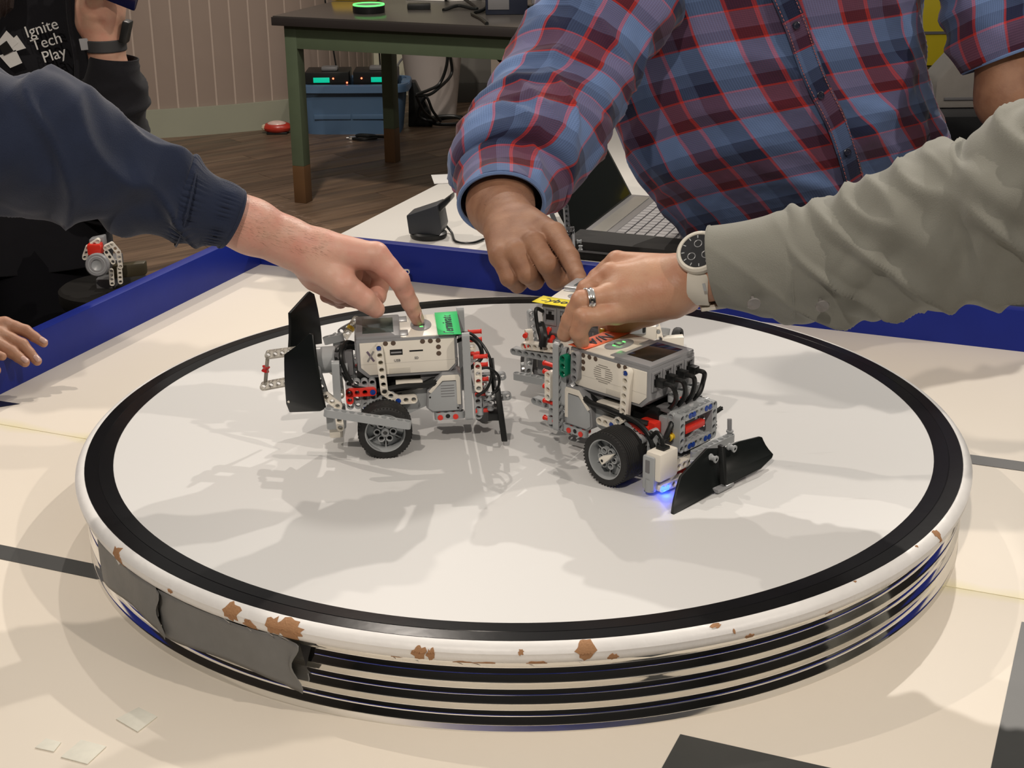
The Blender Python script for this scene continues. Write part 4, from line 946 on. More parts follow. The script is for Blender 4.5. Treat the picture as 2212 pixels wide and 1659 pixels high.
def upper_body(fine, neck, head, hax, limbs, m, par):
    """one body mesh: detailed hands plus head, neck and the limbs hidden by the clothes"""
    parts = list(fine)
    if head is not None:
        hf, w = head_fn(head, hax); hc = np.array(head)
        def fn(P): return smin(hf(P), cone_sdf(P, neck, .058, w(0, -.02, -.06), .054), .02)
        lo = np.minimum(hc-.13, np.array(neck)-.07); hi = np.maximum(hc+.15, np.array(neck)+.07)
        parts.append(field(fn, lo, hi, 0.005))
    if limbs:
        pts = [(l[0], l[1]) for l in limbs]+[(l[2], l[3]) for l in limbs]
        lo = [min(p[0][d]-p[1] for p in pts) for d in range(3)]; hi = [max(p[0][d]+p[1] for p in pts) for d in range(3)]
        def fn2(P):
            D = None
            for l in limbs: d = cone_sdf(P, *l); D = d if D is None else smin(D, d, .03)
            return D
        parts.append(field(fn2, lo, hi, 0.011))
    return link('body', join_mesh('body', parts, m), par, None, True)
def hair(par, head, hax, m, long=0.0, h=0.006):
    ax = np.array([list(V3(v).normalized()) for v in hax], dtype=np.float32); w = lambda x, y, z: np.array(head)+ax.T@np.array([x, y, z])
    def fn(P):
        d = ell_sdf(P, w(0, -.022, .036), (.086, .098, .093), ax); cut = (P-w(0, .035, .035).astype(np.float32))@(ax[1]*.8-ax[2]*.45)
        d = np.maximum(d, cut)
        if long:
            for s_ in (-1, 1): d = smin(d, cone_sdf(P, w(.070*s_, -.02, .0), .030, w(.10*s_, .03, -long), .020), .03)
            d = smin(d, cone_sdf(P, w(0, -.075, 0), .045, w(0, -.08, -long), .05), .03)
        return d
    r = .14+long; V_, Q_ = field(fn, w(0, 0, 0)-r, w(0, 0, 0)+r if not long else w(0, 0, 0)+.16, h)
    link('hair', join_mesh('hair', [(V_, Q_)], m), par, None, True)
def nail(par, c, d, n, w=0.0058, l=0.0075, m=None):
    """fingernail: centre c, pointing along d, facing n"""
    mb = MB(); M = frame(c, d, n); vs, fs = [], []; K = 7
    for i in range(K):
        for j in range(K):
            x, y = -1+2*i/(K-1), -1+2*j/(K-1); q = math.sqrt(max(0, 1-0.45*y*y)); xx = x*q; yy = y*math.sqrt(1-0.25*x*x*(1 if x > 0 else .5))
            vs.append(M @ V3((xx*l, yy*w, 0.0007-0.0030*yy*yy*(w/.0058)-0.0012*max(0, xx)**2)))
    for i in range(K-1):
        for j in range(K-1): fs.append((i*K+j, (i+1)*K+j, (i+1)*K+j+1, i*K+j+1))
    o = MB().add(vs, fs).build('fingernail', m, par, world=True); sm = o.modifiers.new('t', 'SOLIDIFY'); sm.thickness = 0.0006; return o
def skin(name, col, red, rough=0.48, blot=0.5):
    m = mat(name, col, rough, var=0.0, sss=0.10); N, L, B = nodes(m); tc = N.new('ShaderNodeTexCoord')
    n1 = N.new('ShaderNodeTexNoise'); n1.inputs['Scale'].default_value = 38; n1.inputs['Detail'].default_value = 6
    mx = N.new('ShaderNodeMix'); mx.data_type = 'RGBA'; mx.inputs[6].default_value = (*col, 1); mx.inputs[7].default_value = (*red, 1)
    r = N.new('ShaderNodeValToRGB'); r.color_ramp.elements[0].position = 0.38; r.color_ramp.elements[1].position = 0.68; r.color_ramp.elements[1].color = (blot*1.6,)*3+(1,)
    L.new(tc.outputs['Object'], n1.inputs['Vector']); L.new(n1.outputs['Fac'], r.inputs[0]); L.new(r.outputs[0], mx.inputs[0]); L.new(mx.outputs[2], B.inputs['Base Color'])
    n2 = N.new('ShaderNodeTexVoronoi'); n2.inputs['Scale'].default_value = 420; bp = N.new('ShaderNodeBump'); bp.inputs['Strength'].default_value = 0.16; bp.inputs['Distance'].default_value = 0.0006
    n4 = N.new('ShaderNodeTexNoise'); n4.inputs['Scale'].default_value = 95; b2 = N.new('ShaderNodeBump'); b2.inputs['Strength'].default_value = 0.30; b2.inputs['Distance'].default_value = 0.0014
    L.new(tc.outputs['Object'], n2.inputs['Vector']); L.new(tc.outputs['Object'], n4.inputs['Vector']); L.new(n2.outputs['Distance'], bp.inputs['Height']); L.new(n4.outputs['Fac'], b2.inputs['Height'])
    L.new(b2.outputs['Normal'], bp.inputs['Normal']); L.new(bp.outputs['Normal'], B.inputs['Normal']); return m
sk_pale = skin('pale skin', (0.62, 0.37, 0.28), (0.61, 0.28, 0.215)); sk_brown = skin('brown skin', (0.32, 0.165, 0.095), (0.22, 0.10, 0.055), 0.6); sk_tan = skin('tan skin', (0.50, 0.285, 0.18), (0.44, 0.20, 0.12))
m_nail = mat('fingernail', (0.62, 0.40, 0.34), 0.3, var=0.03); m_nailb = mat('fingernail warm', (0.48, 0.27, 0.20), 0.3, var=0.03)
m_hair = mat('dark brown hair', (0.018, 0.010, 0.008), 0.5, var=0.4, scale=300, bump=0.6, bscale=400)
def cloth(name, col, var=0.12, rough=0.85, weave=900, sheen=0.2):
    return mat(name, col, rough, var=var, scale=30, bump=0.25, bscale=weave, spec=0.2, sheen=sheen)
m_navy = cloth('navy brushed cotton', (0.014, 0.021, 0.046), 0.30); m_khaki = cloth('grey green cotton', (0.225, 0.225, 0.195), 0.08); m_hood = cloth('black hoodie fleece', (0.010, 0.010, 0.013), 0.2, sheen=0.08); m_pants = cloth('black trousers', (0.004, 0.004, 0.006), 0.2, sheen=0.0)
m_hairs = mat('arm hair', (0.20, 0.12, 0.07), 0.6, var=0.1)
def arm_hairs(par, a, b, r, n, m=None, seed=3, arc=(0, 6.28), up=(0, 0, 1)):
    """fine forearm hairs: one object nobody could count"""
    rg = random.Random(seed); a, b = V3(a), V3(b); ax = (b-a).normalized(); u_ = V3(up); u_ = (u_-ax*u_.dot(ax)).normalized(); w_ = ax.cross(u_); mb = MB()
    for i in range(n):
        t = rg.random(); th = rg.uniform(*arc); rd = r[0]+(r[1]-r[0])*t; o_ = u_*math.cos(th)+w_*math.sin(th); p = a.lerp(b, t)+o_*(rd-0.0005)
        dr = (ax*rg.uniform(.5, 1)+w_*rg.uniform(-.7, .7)+o_*0.28).normalized(); l = rg.uniform(.004, .009); s_ = ax.cross(o_)*0.00009
        mb.add([p-s_, p+s_, p+dr*l], [(0, 1, 2)])
    o = mb.build('arm_hair', m or m_hairs, par, world=True, smooth=0); tag(o, kind='stuff')
# ------------------------------------------------------------------ left foreground person (navy sleeve, pointing)
p1 = thing('person', 'person in a navy sleeve at the left, index finger pressing a robot button', 'person', (-1.15, 0.05, ZF))
y = -0.03
A = lambda px, py, Y=y: at(px, py, Y)
palm = [(A(330, 400, -.070), .030, A(455, 452, -.058), .0285), (A(455, 452, -.058), .0280, A(545, 490, -.045), .0262), (A(545, 490, -.045), .0262, A(618, 522, -.035), .0235),
        (A(618, 520, -.035), .0225, A(690, 548, -.030), .023), (A(690, 540, -.030), .020, A(806, 553, -.030), .0135), (A(660, 530, -.012), .020, A(775, 545, -.008), .0135),
        (A(650, 545, -.035), .019, A(735, 607, -.040), .0150), (A(680, 560, -.020), .024, A(745, 590, -.012), .018), (A(665, 550, .0), .018, A(740, 560, .02), .0135), (A(690, 590, -.015), .020, A(735, 622, -.010), .0155)]
idx = [(A(812, 552, -.030), .0142), (A(862, 605, -.034), .0108), (A(886, 655, -.024), .0088), (A(902, 690, -.0135), .0070)]
mid = [(A(795, 553, -.006), .0130), (A(826, 594, .004), .0105), (A(815, 640, -.002), .0092), (A(785, 655, -.008), .0080)]
rng_ = [(A(775, 560, .012), .0125), (A(800, 610, .026), .0100), (A(770, 648, .012), .0088), (A(735, 645, .0), .008)]
lit = [(A(745, 565, .030), .0110), (A(765, 622, .038), .0090), (A(735, 650, .022), .0080), (A(705, 640, .008), .0070)]
thb = [(A(690, 575, -.040), .0180), (A(742, 616, -.048), .0148), (A(788, 648, -.046), .0120), (A(812, 668, -.040), .0092)]
fg = [idx, mid, rng_, lit, thb]; lo, hi = bbox(palm, fg)
dn = [(A(832, 612, -.042), .006, .0012), (A(880, 632, -.036), .003, .0009), (A(800, 560, -.04), .007, .001)]
f1 = field(hand_fn(palm, fg, dents=dn), lo, hi, 0.00135)
Sh = V3((-1.02, -0.10, 0.50)); nk = V3((-1.16, 0.06, 0.64)); hd = V3((-1.08, 0.06, 0.80))
upper_body([f1], nk, hd, ((0.1, -1, 0), (1, 0.1, -0.45), (0.45, 0, 1)), [(A(320, 398, -.072), .030, A(60, 310, -.10), .036), (A(60, 310, -.10), .036, Sh, .05), (Sh, .06, nk, .05), (nk, .055, V3((-1.22, .12, .30)), .11), (V3((-1.22, .12, .30)), .11, V3((-1.26, .14, -.02)), .12)], sk_pale, p1)
hair(p1, hd, ((0.1, -1, 0), (1, 0.1, -0.45), (0.45, 0, 1)), m_hair)
nail(p1, A(907, 690, -.018)+V3((0.002, 0, .003)), A(905, 700, -.012)-A(886, 650, -.024), (1, .1, .5), m=m_nail)
arm_hairs(p1, A(500, 470, -.052), A(700, 535, -.030), (.0300, .0225), 700, arc=(-1.2, 2.0))
sl = [st_px((-380, 20), (-420, 420), -.10), st_px((-160, 110), (-170, 440), -.10), st_px((0, 158), (-10, 452), -.10), st_px((100, 172), (70, 462), -.095), st_px((175, 208), (130, 468), -.09), st_px((290, 285), (230, 482), -.083),
      st_px((395, 338), (330, 506), -.072), st_px((412, 352), (362, 520), -.070), st_px((425, 356), (378, 528), -.069), st_px((470, 386), (425, 530), -.064), st_px((515, 406), (458, 528), -.060), st_px((528, 416), (470, 528), -.058)]
sl = [(V3((-1.10, .02, .49)), None, V3((.02, .02, .085)), .95), (V3((-.98, -.08, .47)), None, V3((.03, .01, .080)), .95)]+sl
sl = finish(sl)
SEAM = sl[10]
# th = 0 is toward/away (side), pi/2 is top
fo = [(.36, 1.4, .02, .05, .5, .012), (.50, 2.2, .012, .06, .9, .008), (.56, 3.4, .010, .07, 1.1, -.007), (.62, 2.6, .010, .08, 1.0, .006), (.45, 3.2, .016, .06, .6, .010), (.40, 3.9, .012, .06, .9, -.008), (.68, 3.6, .010, .06, .8, .005), (.72, 2.4, .008, .05, 1.1, -.004), (.52, 4.4, .012, .06, -.7, .006), (.30, 3.2, .014, .08, .8, -.008), (.64, 4.4, .010, .06, -.6, -.005), (.78, 3.0, .006, .05, .3, .004), (.58, 1.0, .015, .05, .4, .006)]
_l = [0]
for q in range(1, len(sl)): _l.append(_l[-1]+(sl[q][0]-sl[q-1][0]).length)
PS = _l[10]/_l[-1]; fo = [((_l[2]+a*(_l[-1]-_l[2]))/_l[-1], b, c, e, f, g*1.5) for a, b, c, e, f, g in fo]
tube_st(sl, 140, 14, fo, thick=0.0018, m=m_navy, parent=p1, noise_amp=0.003, nscale=14, wr=(.010, 16, 9, .9), puck=((PS, .010, 46, .0012), (.985, .008, 52, .0010)), label='navy sleeve with gathered cuff')
# gathered seam and hem of the cuff
def ring_seam(par, st, k, m, amp=0.0012, n=60, r=0.0013, grow=1.01, name='cuff_seam'):
    c, a, b = st; P = [c+(a*math.cos(t)+b*math.sin(t))*(grow+amp*10*math.sin(k*t)*.3) for t in [2*math.pi*i/n for i in range(n+1)]]
    MB().tube(P, r, 6, cap=False).build(name, m, par, world=True)
def puckers(par, st, ax, m, n=34, L=0.014, r=0.0014, grow=1.0, name='gather'):
    c, a, b = st; ax = V3(ax).normalized(); mb = MB()
    for i in range(n):
        t = 2*math.pi*(i+.3*random.random())/n; d = (a*math.cos(t)+b*math.sin(t)); p = c+d*grow
        mb.tube([p-ax*L*.5, p+d.normalized()*.0008, p+ax*L*.5], [0.0003, r, 0.0003], 6)
    tag(mb.build(name, m, par, world=True), kind='stuff')
ring_seam(p1, sl[10], 20, m_navy, r=.0009, grow=1.0); ring_seam(p1, sl[-1], 30, m_navy, r=0.002, grow=1.0)
tube_st([(V3((-1.15, .04, .62)), V3((0, .09, 0)), V3((.07, 0, -.03))), (V3((-1.16, .05, .55)), V3((.03, .19, 0)), V3((.12, -.02, 0))), (V3((-1.20, .10, .35)), V3((.03, .21, 0)), V3((.13, 0, 0))), (V3((-1.24, .13, .05)), V3((.02, .19, 0)), V3((.13, 0, 0))), (V3((-1.26, .14, -.10)), V3((.02, .19, 0)), V3((.13, 0, 0)))], 48, 5, None, m=m_navy, parent=p1, name='shirt', ends=(1, 1), noise_amp=.01, nscale=8)
def trousers(par, c, ax, m, zt, w=0.10):
    ax = V3(ax).normalized()
    for s_ in (-1, 1):
        q = V3(c)+ax*s_*w; fw = V3((-ax.y, ax.x, 0))
        tube_st([(V3((q.x-ax.x*s_*.02, q.y-ax.y*s_*.02, zt)), ax*.105, fw*.11), (V3((q.x, q.y, zt-.35)), ax*.085, fw*.095), (V3((q.x, q.y, ZF+.08)), ax*.062, fw*.07)], 32, 6, None, m=m, parent=par, name='trouser_leg', ends=(1, 1), noise_amp=.008, nscale=9)
        MB().obox((q.x+fw.x*.04, q.y+fw.y*.04, ZF+.045), fw, ax, (0, 0, 1), .28, .10, .09, .03).build('shoe', m_black, par, world=True)
trousers(p1, (-1.26, .14, 0), (0, 1, 0), m_pants, -.02)
# ------------------------------------------------------------------ right foreground person (grey-green sleeve, watch, ring)
p2 = thing('person', 'person reaching from the right in a grey-green sleeve, fingers on the orange tag', 'person', (1.10, -0.25, ZF))
g = lambda px, py, Y=-.06: at(px, py, Y)
palm = [(g(1620, 574, -.085), .029, g(1540, 585, -.075), .0275), (g(1540, 585, -.075), .0265, g(1492, 600, -.070), .0245), (g(1492, 602, -.070), .0245, g(1430, 620, -.060), .0265),
        (g(1450, 590, -.050), .0190, g(1335, 567, -.030), .0110), (g(1450, 605, -.065), .021, g(1318, 598, -.052), .0120), (g(1450, 630, -.075), .021, g(1312, 640, -.072), .0125), (g(1450, 645, -.070), .020, g(1330, 672, -.078), .0125),
        (g(1400, 625, -.060), .028, g(1360, 630, -.060), .023), (g(1480, 640, -.055), .017, g(1400, 672, -.045), .0150)]
f_i = [(g(1332, 566, -.028), .0115), (g(1290, 600, -.024), .0095), (g(1262, 632, -.030), .0085), (g(1250, 668, -.040), .0072)]
f_m = [(g(1318, 592, -.050), .0122), (g(1268, 625, -.052), .0102), (g(1240, 672, -.056), .0090), (g(1232, 700, -.058), .0078)]
f_r = [(g(1312, 640, -.074), .0125), (g(1256, 650, -.084), .0106), (g(1232, 692, -.082), .0092), (g(1220, 722, -.076), .0080)]
f_l = [(g(1332, 675, -.080), .0125), (g(1262, 685, -.094), .0104), (g(1250, 718, -.092), .0090), (g(1257, 738, -.087), .0076)]
f_t = [(g(1400, 672, -.045), .0145), (g(1345, 700, -.035), .0118), (g(1312, 712, -.030), .0098)]
fg = [f_i, f_m, f_r, f_l, f_t]; lo, hi = bbox(palm, fg)
dn = [(g(1290, 672, -.095), .005, .0012), (g(1300, 600, -.062), .005, .0008), (g(1245, 690, -.10), .004, .0012), (g(1290, 625, -.075), .005, .0010)]
f2 = field(hand_fn(palm, fg, dents=dn), lo, hi, 0.00135)
Sh = V3((0.98, -0.24, 0.50)); nk = V3((1.10, -0.36, 0.62)); hd = V3((1.04, -0.35, 0.79)); hx = ((0.15, 1, 0), (-1, 0.15, -0.45), (-0.45, 0, 1))
upper_body([f2], nk, hd, hx, [(g(1600, 575, -.083), .026, g(1900, 520, -.108), .026), (g(1900, 520, -.108), .026, V3(g(2212, 430, -.150)), .030), (V3(g(2212, 430, -.150)), .030, Sh, .04), (Sh, .06, nk, .05), (nk, .055, V3((1.18, -.42, .28)), .11), (V3((1.18, -.42, .28)), .11, V3((1.22, -.44, -.02)), .12)], sk_tan, p2)
hair(p2, hd, hx, m_hair)
sl = [st_px((1528, 492), (1560, 655), -.078, 0.95), st_px((1545, 488), (1578, 658), -.080, .95), st_px((1620, 478), (1640, 672), -.085, .95), st_px((1690, 465), (1690, 686), -.09), st_px((1712, 462), (1720, 690), -.092), st_px((1770, 442), (1790, 688), -.098), st_px((1850, 414), (1870, 682), -.105),
      st_px((1930, 372), (1960, 668), -.115), st_px((2010, 344), (2050, 655), -.125), st_px((2065, 330), (2110, 648), -.130), st_px((2110, 275), (2170, 640), -.140), st_px((2220, 232), (2290, 618), -.155), st_px((2420, 130), (2480, 540), -.19), st_px((2640, 20), (2720, 440), -.23), (V3((.90, -.25, .47)), None, V3((-.03, 0, .085)), .95), (V3((1.04, -.31, .49)), None, V3((-.02, 0, .085)), .95)]
sl = finish(sl)
fo = [(.15, 1.9, .006, .04, .2, .005), (.19, 3.4, .008, .09, .35, .006), (.22, 3.0, .007, .08, .5, -.006), (.25, 3.3, .009, .09, .45, .008), (.29, 2.9, .008, .08, .55, -.007), (.33, 3.5, .010, .10, .5, .008), (.37, 3.0, .009, .09, .5, -.006), (.41, 2.6, .010, .08, .3, .007), (.36, 4.1, .010, .08, -.5, .006), (.46, 2.2, .010, .06, .1, .009), (.50, 3.2, .009, .10, .2, -.010), (.54, 2.6, .012, .08, .2, .010), (.60, 3.3, .016, .10, .7, .008), (.66, 3.0, .014, .10, .8, -.010), (.28, 4.6, .008, .07, -.4, .005), (.45, 4.3, .010, .07, .8, -.005)]
_l = [0]
for q in range(1, len(sl)): _l.append(_l[-1]+(sl[q][0]-sl[q-1][0]).length)
fo = [(a*_l[-3]/_l[-1], b, c, d, e, f) for a, b, c, d, e, f in fo]
fo = [(a, b, c, e, f, g_*1.35) for a, b, c, e, f, g_ in fo]
slv = tube_st(sl, 150, 14, fo, thick=0.0016, m=m_khaki, parent=p2, noise_amp=0.003, nscale=15, wr=(.0125, 16, 8, 1.0, .070), label='grey-green sleeve with buttoned cuff')
ring_seam(p2, sl[0], 3, m_khaki, r=0.0013, grow=1.0, name='cuff_hem'); ring_seam(p2, sl[4], 3, m_khaki, r=0.0010, grow=1.005)
m_btn = mat('smoky button', (0.20, 0.19, 0.18), 0.2, var=.1)
for (px, py) in ((1628, 655), (1776, 660)):
    c = None
    for st in (sl[2], sl[5]):
        if (proj(st[0])[0]-px)**2 < 2500: c = st
    d = (at(px, py, -.13)-c[0]); d = (d-(sl[5][0]-sl[2][0]).normalized()*d.dot((sl[5][0]-sl[2][0]).normalized()))
    P0 = at(px, py, c[0].y-0.052)
    MB(0.001).lathe([(0, -9), (2, -9), (2, 0), (6.0, 0), (6.8, 0.9), (6.3, 2.0), (4.8, 1.5), (0, 1.2)], 20).build('button', m_btn, p2, M=frame(P0, (1, 0, .1), (0, -1, -.35)), world=True)
# watch
wc = g(1516, 596, -.074); wax = (g(1560, 588, -.078)-g(1480, 600, -.068)).normalized()
m_band = mat('ivory watch strap', (0.66, 0.63, 0.55), 0.5, var=0.03)
wt_ = thing('wristwatch', 'pale-strapped round watch with dark dial on the wrist of the grey-green sleeved arm', 'watch', tuple(wc))
M_ = frame(wc, (0, 0, 1), wax)
MB(0.001).lathe([(26.2, -10), (28.4, -10.4), (29.2, -9), (29.2, 9), (28.4, 10.4), (26.2, 10)], 48, 'Z', close=True).build('strap', m_band, wt_, world=True, M=M_)
c2 = g(1512, 548, -.088); nrm = V3((-.45, -.62, .62)); Mc = frame(c2, wax, nrm)
MB(0.001).lathe([(0, -3), (20, -3), (22.5, 0), (22.5, 5), (20.5, 7.2), (18.5, 7.2), (17.8, 6), (0, 6)], 40).build('case', m_band, wt_, world=True, M=Mc)
MB(0.001).lathe([(0, 6.3), (17.8, 6.3)], 40).build('dial', mat('dark dial', (0.02, 0.02, 0.022), 0.15, var=.3, scale=200), wt_, world=True, M=Mc)
for (x, y_, r_) in ((0, 8, 4), (-7, -5, 4), (7, -5, 4)): MB(0.001).lathe([(r_-.7, 6.5), (r_, 6.7), (r_+.2, 6.5)], 20, c=(x, y_, 0)).build('subdial', m_mgrey, wt_, world=True, M=Mc)
for i in range(12): a = math.pi/6*i; MB(0.001).obox((15.5*math.cos(a), 15.5*math.sin(a), 6.5), (math.cos(a), math.sin(a), 0), (-math.sin(a), math.cos(a), 0), (0, 0, 1), 3, 1, .4).build('hour_mark', m_lgrey, wt_, world=True, M=Mc)
MB(0.001).box((-1.5, -4, 29.0), (1.5, 4, 29.8)).build('strap_inset', m_lgrey, wt_, world=True, M=frame(g(1522, 620, -.108)-V3((0, 0, 0)), wax, (0, -1, -.1)) @ Matrix.Translation((0, 0, -.029)))
MB().obox(g(1548, 658, -.080), wax, (0, 1, 0), (0, 0, 1), .034, .022, .004, .0015).build('strap_tail', m_band, wt_, world=True)
# ring
rc = g(1272, 648, -.0825); rax = (g(1300, 643, -.078)-g(1250, 652, -.084)).normalized()
rg_ = thing('finger_ring', 'silver band ring with small stones on the reaching hand', 'ring', tuple(rc))
MB(0.001).lathe([(11.2, -3.2), (12.4, -3.4), (12.7, -2.4), (12.2, -1.5), (12.2, 1.5), (12.7, 2.4), (12.4, 3.4), (11.2, 3.2)], 40, close=True).build('band', m_steel, rg_, world=True, M=frame(rc, (0, 0, 1), rax))
for a in (-.5, -.15, .2, .55, .9):
    MB(0.001).sphere((12.2*math.cos(a+1.6), 12.2*math.sin(a+1.6), 0), 1.1, 10).build('stone', m_clear, rg_, world=True, M=frame(rc, (0, 0, 1), rax))
tube_st([(V3((1.10, -.36, .60)), V3((0, .09, 0)), V3((-.07, 0, -.03))), (V3((1.12, -.38, .53)), V3((0, .19, 0)), V3((-.12, 0, 0))), (V3((1.17, -.41, .33)), V3((0, .21, 0)), V3((-.13, 0, 0))), (V3((1.22, -.44, .05)), V3((0, .19, 0)), V3((-.13, 0, 0))), (V3((1.22, -.44, -.10)), V3((0, .19, 0)), V3((-.13, 0, 0)))], 48, 5, None, m=m_khaki, parent=p2, name='shirt', ends=(1, 1), noise_amp=.01, nscale=8)
trousers(p2, (1.22, -.44, 0), (0, 1, 0), m_pants, -.02)
# ------------------------------------------------------------------ middle person, plaid shirt
def plaid():
    m = bpy.data.materials.new('blue and red plaid cotton'); m.use_nodes = True; N = m.node_tree.nodes; L = m.node_tree.links; B = N['Principled BSDF']
    B.inputs['Roughness'].default_value = 0.85; B.inputs['Specular IOR Level'].default_value = 0.2; B.inputs['Sheen Weight'].default_value = 0.15
    uvn = N.new('ShaderNodeUVMap'); sx = N.new('ShaderNodeSeparateXYZ'); L.new(uvn.outputs[0], sx.inputs[0]); cols = []
    LB, MBl, NV, MR, RD, MV = (0.155, 0.245, 0.47), (0.065, 0.10, 0.20), (0.016, 0.020, 0.055), (0.10, 0.014, 0.026), (0.55, 0.04, 0.03), (0.19, 0.09, 0.155)
    for ax, P, off, seq in (('X', 0.128, 0.03, [(0, LB), (.27, RD), (.30, NV), (.50, MBl), (.66, RD), (.70, MR), (.92, RD), (.96, LB)]), ('Y', 0.128, 0.0, [(0, LB), (.24, MBl), (.40, NV), (.56, RD), (.585, MV), (.80, MR), (.93, RD), (.955, LB)])):
        d = N.new('ShaderNodeMath'); d.operation = 'MULTIPLY_ADD'; d.inputs[1].default_value = 1/P; d.inputs[2].default_value = off/P; L.new(sx.outputs[ax], d.inputs[0])
        f = N.new('ShaderNodeMath'); f.operation = 'FRACT'; L.new(d.outputs[0], f.inputs[0])
        r = N.new('ShaderNodeValToRGB'); r.color_ramp.interpolation = 'CONSTANT'; e = r.color_ramp.elements
        for i, (p, c) in enumerate(seq):
            el = e[0] if i == 0 else (e[1] if i == 1 else e.new(p)); el.position = p; el.color = (*c, 1)
        L.new(f.outputs[0], r.inputs[0])
        # fine thread lines
        w = N.new('ShaderNodeMath'); w.operation = 'MULTIPLY'; w.inputs[1].default_value = 2*math.pi/0.0030; L.new(sx.outputs[ax], w.inputs[0])
        s_ = N.new('ShaderNodeMath'); s_.operation = 'SINE'; L.new(w.outputs[0], s_.inputs[0])
        mr_ = N.new('ShaderNodeMapRange'); mr_.inputs[1].default_value = -1; mr_.inputs[3].default_value = 0.80; mr_.inputs[4].default_value = 1.15; L.new(s_.outputs[0], mr_.inputs[0])
        hs = N.new('ShaderNodeHueSaturation'); L.new(r.outputs[0], hs.inputs['Color']); L.new(mr_.outputs[0], hs.inputs['Value']); cols.append(hs.outputs[0])
    mx = N.new('ShaderNodeMix'); mx.data_type = 'RGBA'; mx.inputs[0].default_value = 0.5; L.new(cols[0], mx.inputs[6]); L.new(cols[1], mx.inputs[7])
    L.new(mx.outputs[2], B.inputs['Base Color'])
    tc = N.new('ShaderNodeTexCoord'); nz = N.new('ShaderNodeTexNoise'); nz.inputs['Scale'].default_value = 35; bp = N.new('ShaderNodeBump'); bp.inputs['Strength'].default_value = 0.5; bp.inputs['Distance'].default_value = 0.004
    L.new(tc.outputs['Object'], nz.inputs['Vector']); L.new(nz.outputs['Fac'], bp.inputs['Height']); L.new(bp.outputs['Normal'], B.inputs['Normal']); return m
m_plaid = plaid()
p3 = thing('person', 'person in a blue and red plaid shirt leaning in to press the rear robot', 'person', (0.50, 1.00, ZF))
TY = 0.86
# torso stations from the outline: (left px, right px, Y)
def st_h(l, r, Y, dep):
    a, b = at(l[0], l[1], Y), at(r[0], r[1], Y); c = (a+b)/2; return (c, (b-a)/2, dep)
sts = []
for l, r, Y, dp, in (((1390, -330), (1850, -330), .74, .09), ((1270, -170), (2010, -190), .75, .11), ((1290, -20), (2028, -40), .77, .125), ((1310, 130), (2030, 110), .80, .13), ((1335, 270), (2050, 225), .83, .135), ((1385, 400), (2085, 320), .86, .135), ((1440, 480), (2100, 420), .90, .13), ((1490, 560), (2090, 520), .93, .125), ((1500, 720), (2080, 690), .96, .125)):
    c, sd, dpv = st_h(l, r, Y, dp); sts.append((c+V3((0, .10, 0)), sd*1.0, V3((-0.06, -dp, 0.03))))
tst = [(c, a, b, 0.185) for c, a, b in sts]
fo = [(.55, 2.6, .02, .09, .9, .010), (.60, 1.0, .02, .09, -.9, .008), (.70, 1.4, .015, .10, .8, .006), (.45, .5, .02, .08, -1.1, .010), (.62, .35, .015, .10, -1.2, -.010), (.68, .2, .012, .09, -1.3, .010), (.75, .7, .012, .09, -1.0, -.006), (.50, 1.9, .02, .07, .5, .005), (.72, 2.4, .015, .08, .7, -.006)]
tube_st(tst, 200, 12, fo, m=m_plaid, parent=p3, name='shirt', noise_amp=.006, nscale=9, ends=(1, 0), uv_rot=-.20, wr=(.006, 9, 6, .8))
# shirt placket with buttons
pk = []
def torso_front(px, py):
    """hit the torso front surface along the photo ray (approximate ellipse)"""
    best = None
    for i in range(len(sts)-1):
        for k in range(6):
            t = k/6; c = sts[i][0].lerp(sts[i+1][0], t); a = sts[i][1].lerp(sts[i+1][1], t); b = sts[i][2].lerp(sts[i+1][2], t)
            for j in range(20, 71):
                th = math.pi*j/90+0.0; p = c+a*math.cos(th)+b*math.sin(th); x, y = proj(p); e = (x-px)**2+(y-py)**2
                if best is None or e < best[0]: best = (e, p, (a*math.cos(th)/a.length+b*math.sin(th)/b.length))
    return best[1], best[2].normalized()
pts = [torso_front(x, y) for x, y in ((1690, -20), (1712, 50), (1740, 120), (1770, 195), (1798, 265), (1826, 338), (1850, 405), (1870, 450))]
vs, fs = [], []
sp = smooth_path([p+n*.006 for p, n in pts], 5)
for i, p in enumerate(sp):
    t = (sp[min(i+1, len(sp)-1)]-sp[max(i-1, 0)]).normalized(); n_ = pts[min(i//5, len(pts)-1)][1]; w = t.cross(n_).normalized()
    for k in range(7): q = (k/6-.5)*2; vs.append(p+w*q*.017+n_*(.0022*(1-q**4)))
for i in range(len(sp)-1):
    for k in range(6): fs.append((i*7+k, i*7+k+1, (i+1)*7+k+1, (i+1)*7+k))
me = bpy.data.meshes.new('placket'); me.from_pydata([tuple(v) for v in vs], [], fs); me.materials.append(m_plaid); me.shade_smooth()
ul = me.uv_layers.new(name='UVMap')
for lp in me.loops: vi = lp.vertex_index; ul.data[lp.index].uv = ((vi % 7)/6*.034+.01, (vi//7)*.0105+.03)
o = link('placket', me, p3, None, True, 'button placket'); sm = o.modifiers.new('t', 'SOLIDIFY'); sm.thickness = .002
m_stitch = mat('pink stitching', (0.42, 0.15, 0.15), 0.7)
for q in (-1, 1):
    mb = MB()
    for i in range(len(sp)-1):
        t = (sp[i+1]-sp[i]); n_ = pts[min(i//5, len(pts)-1)][1]; w = t.cross(n_).normalized()
        for f_ in (0.1, .6): mb.tube([sp[i]+t*f_+w*q*.0135+n_*.0026, sp[i]+t*(f_+.28)+w*q*.0135+n_*.0026], .0008, 5)
    tag(mb.build('stitching', m_stitch, p3, world=True), kind='stuff')
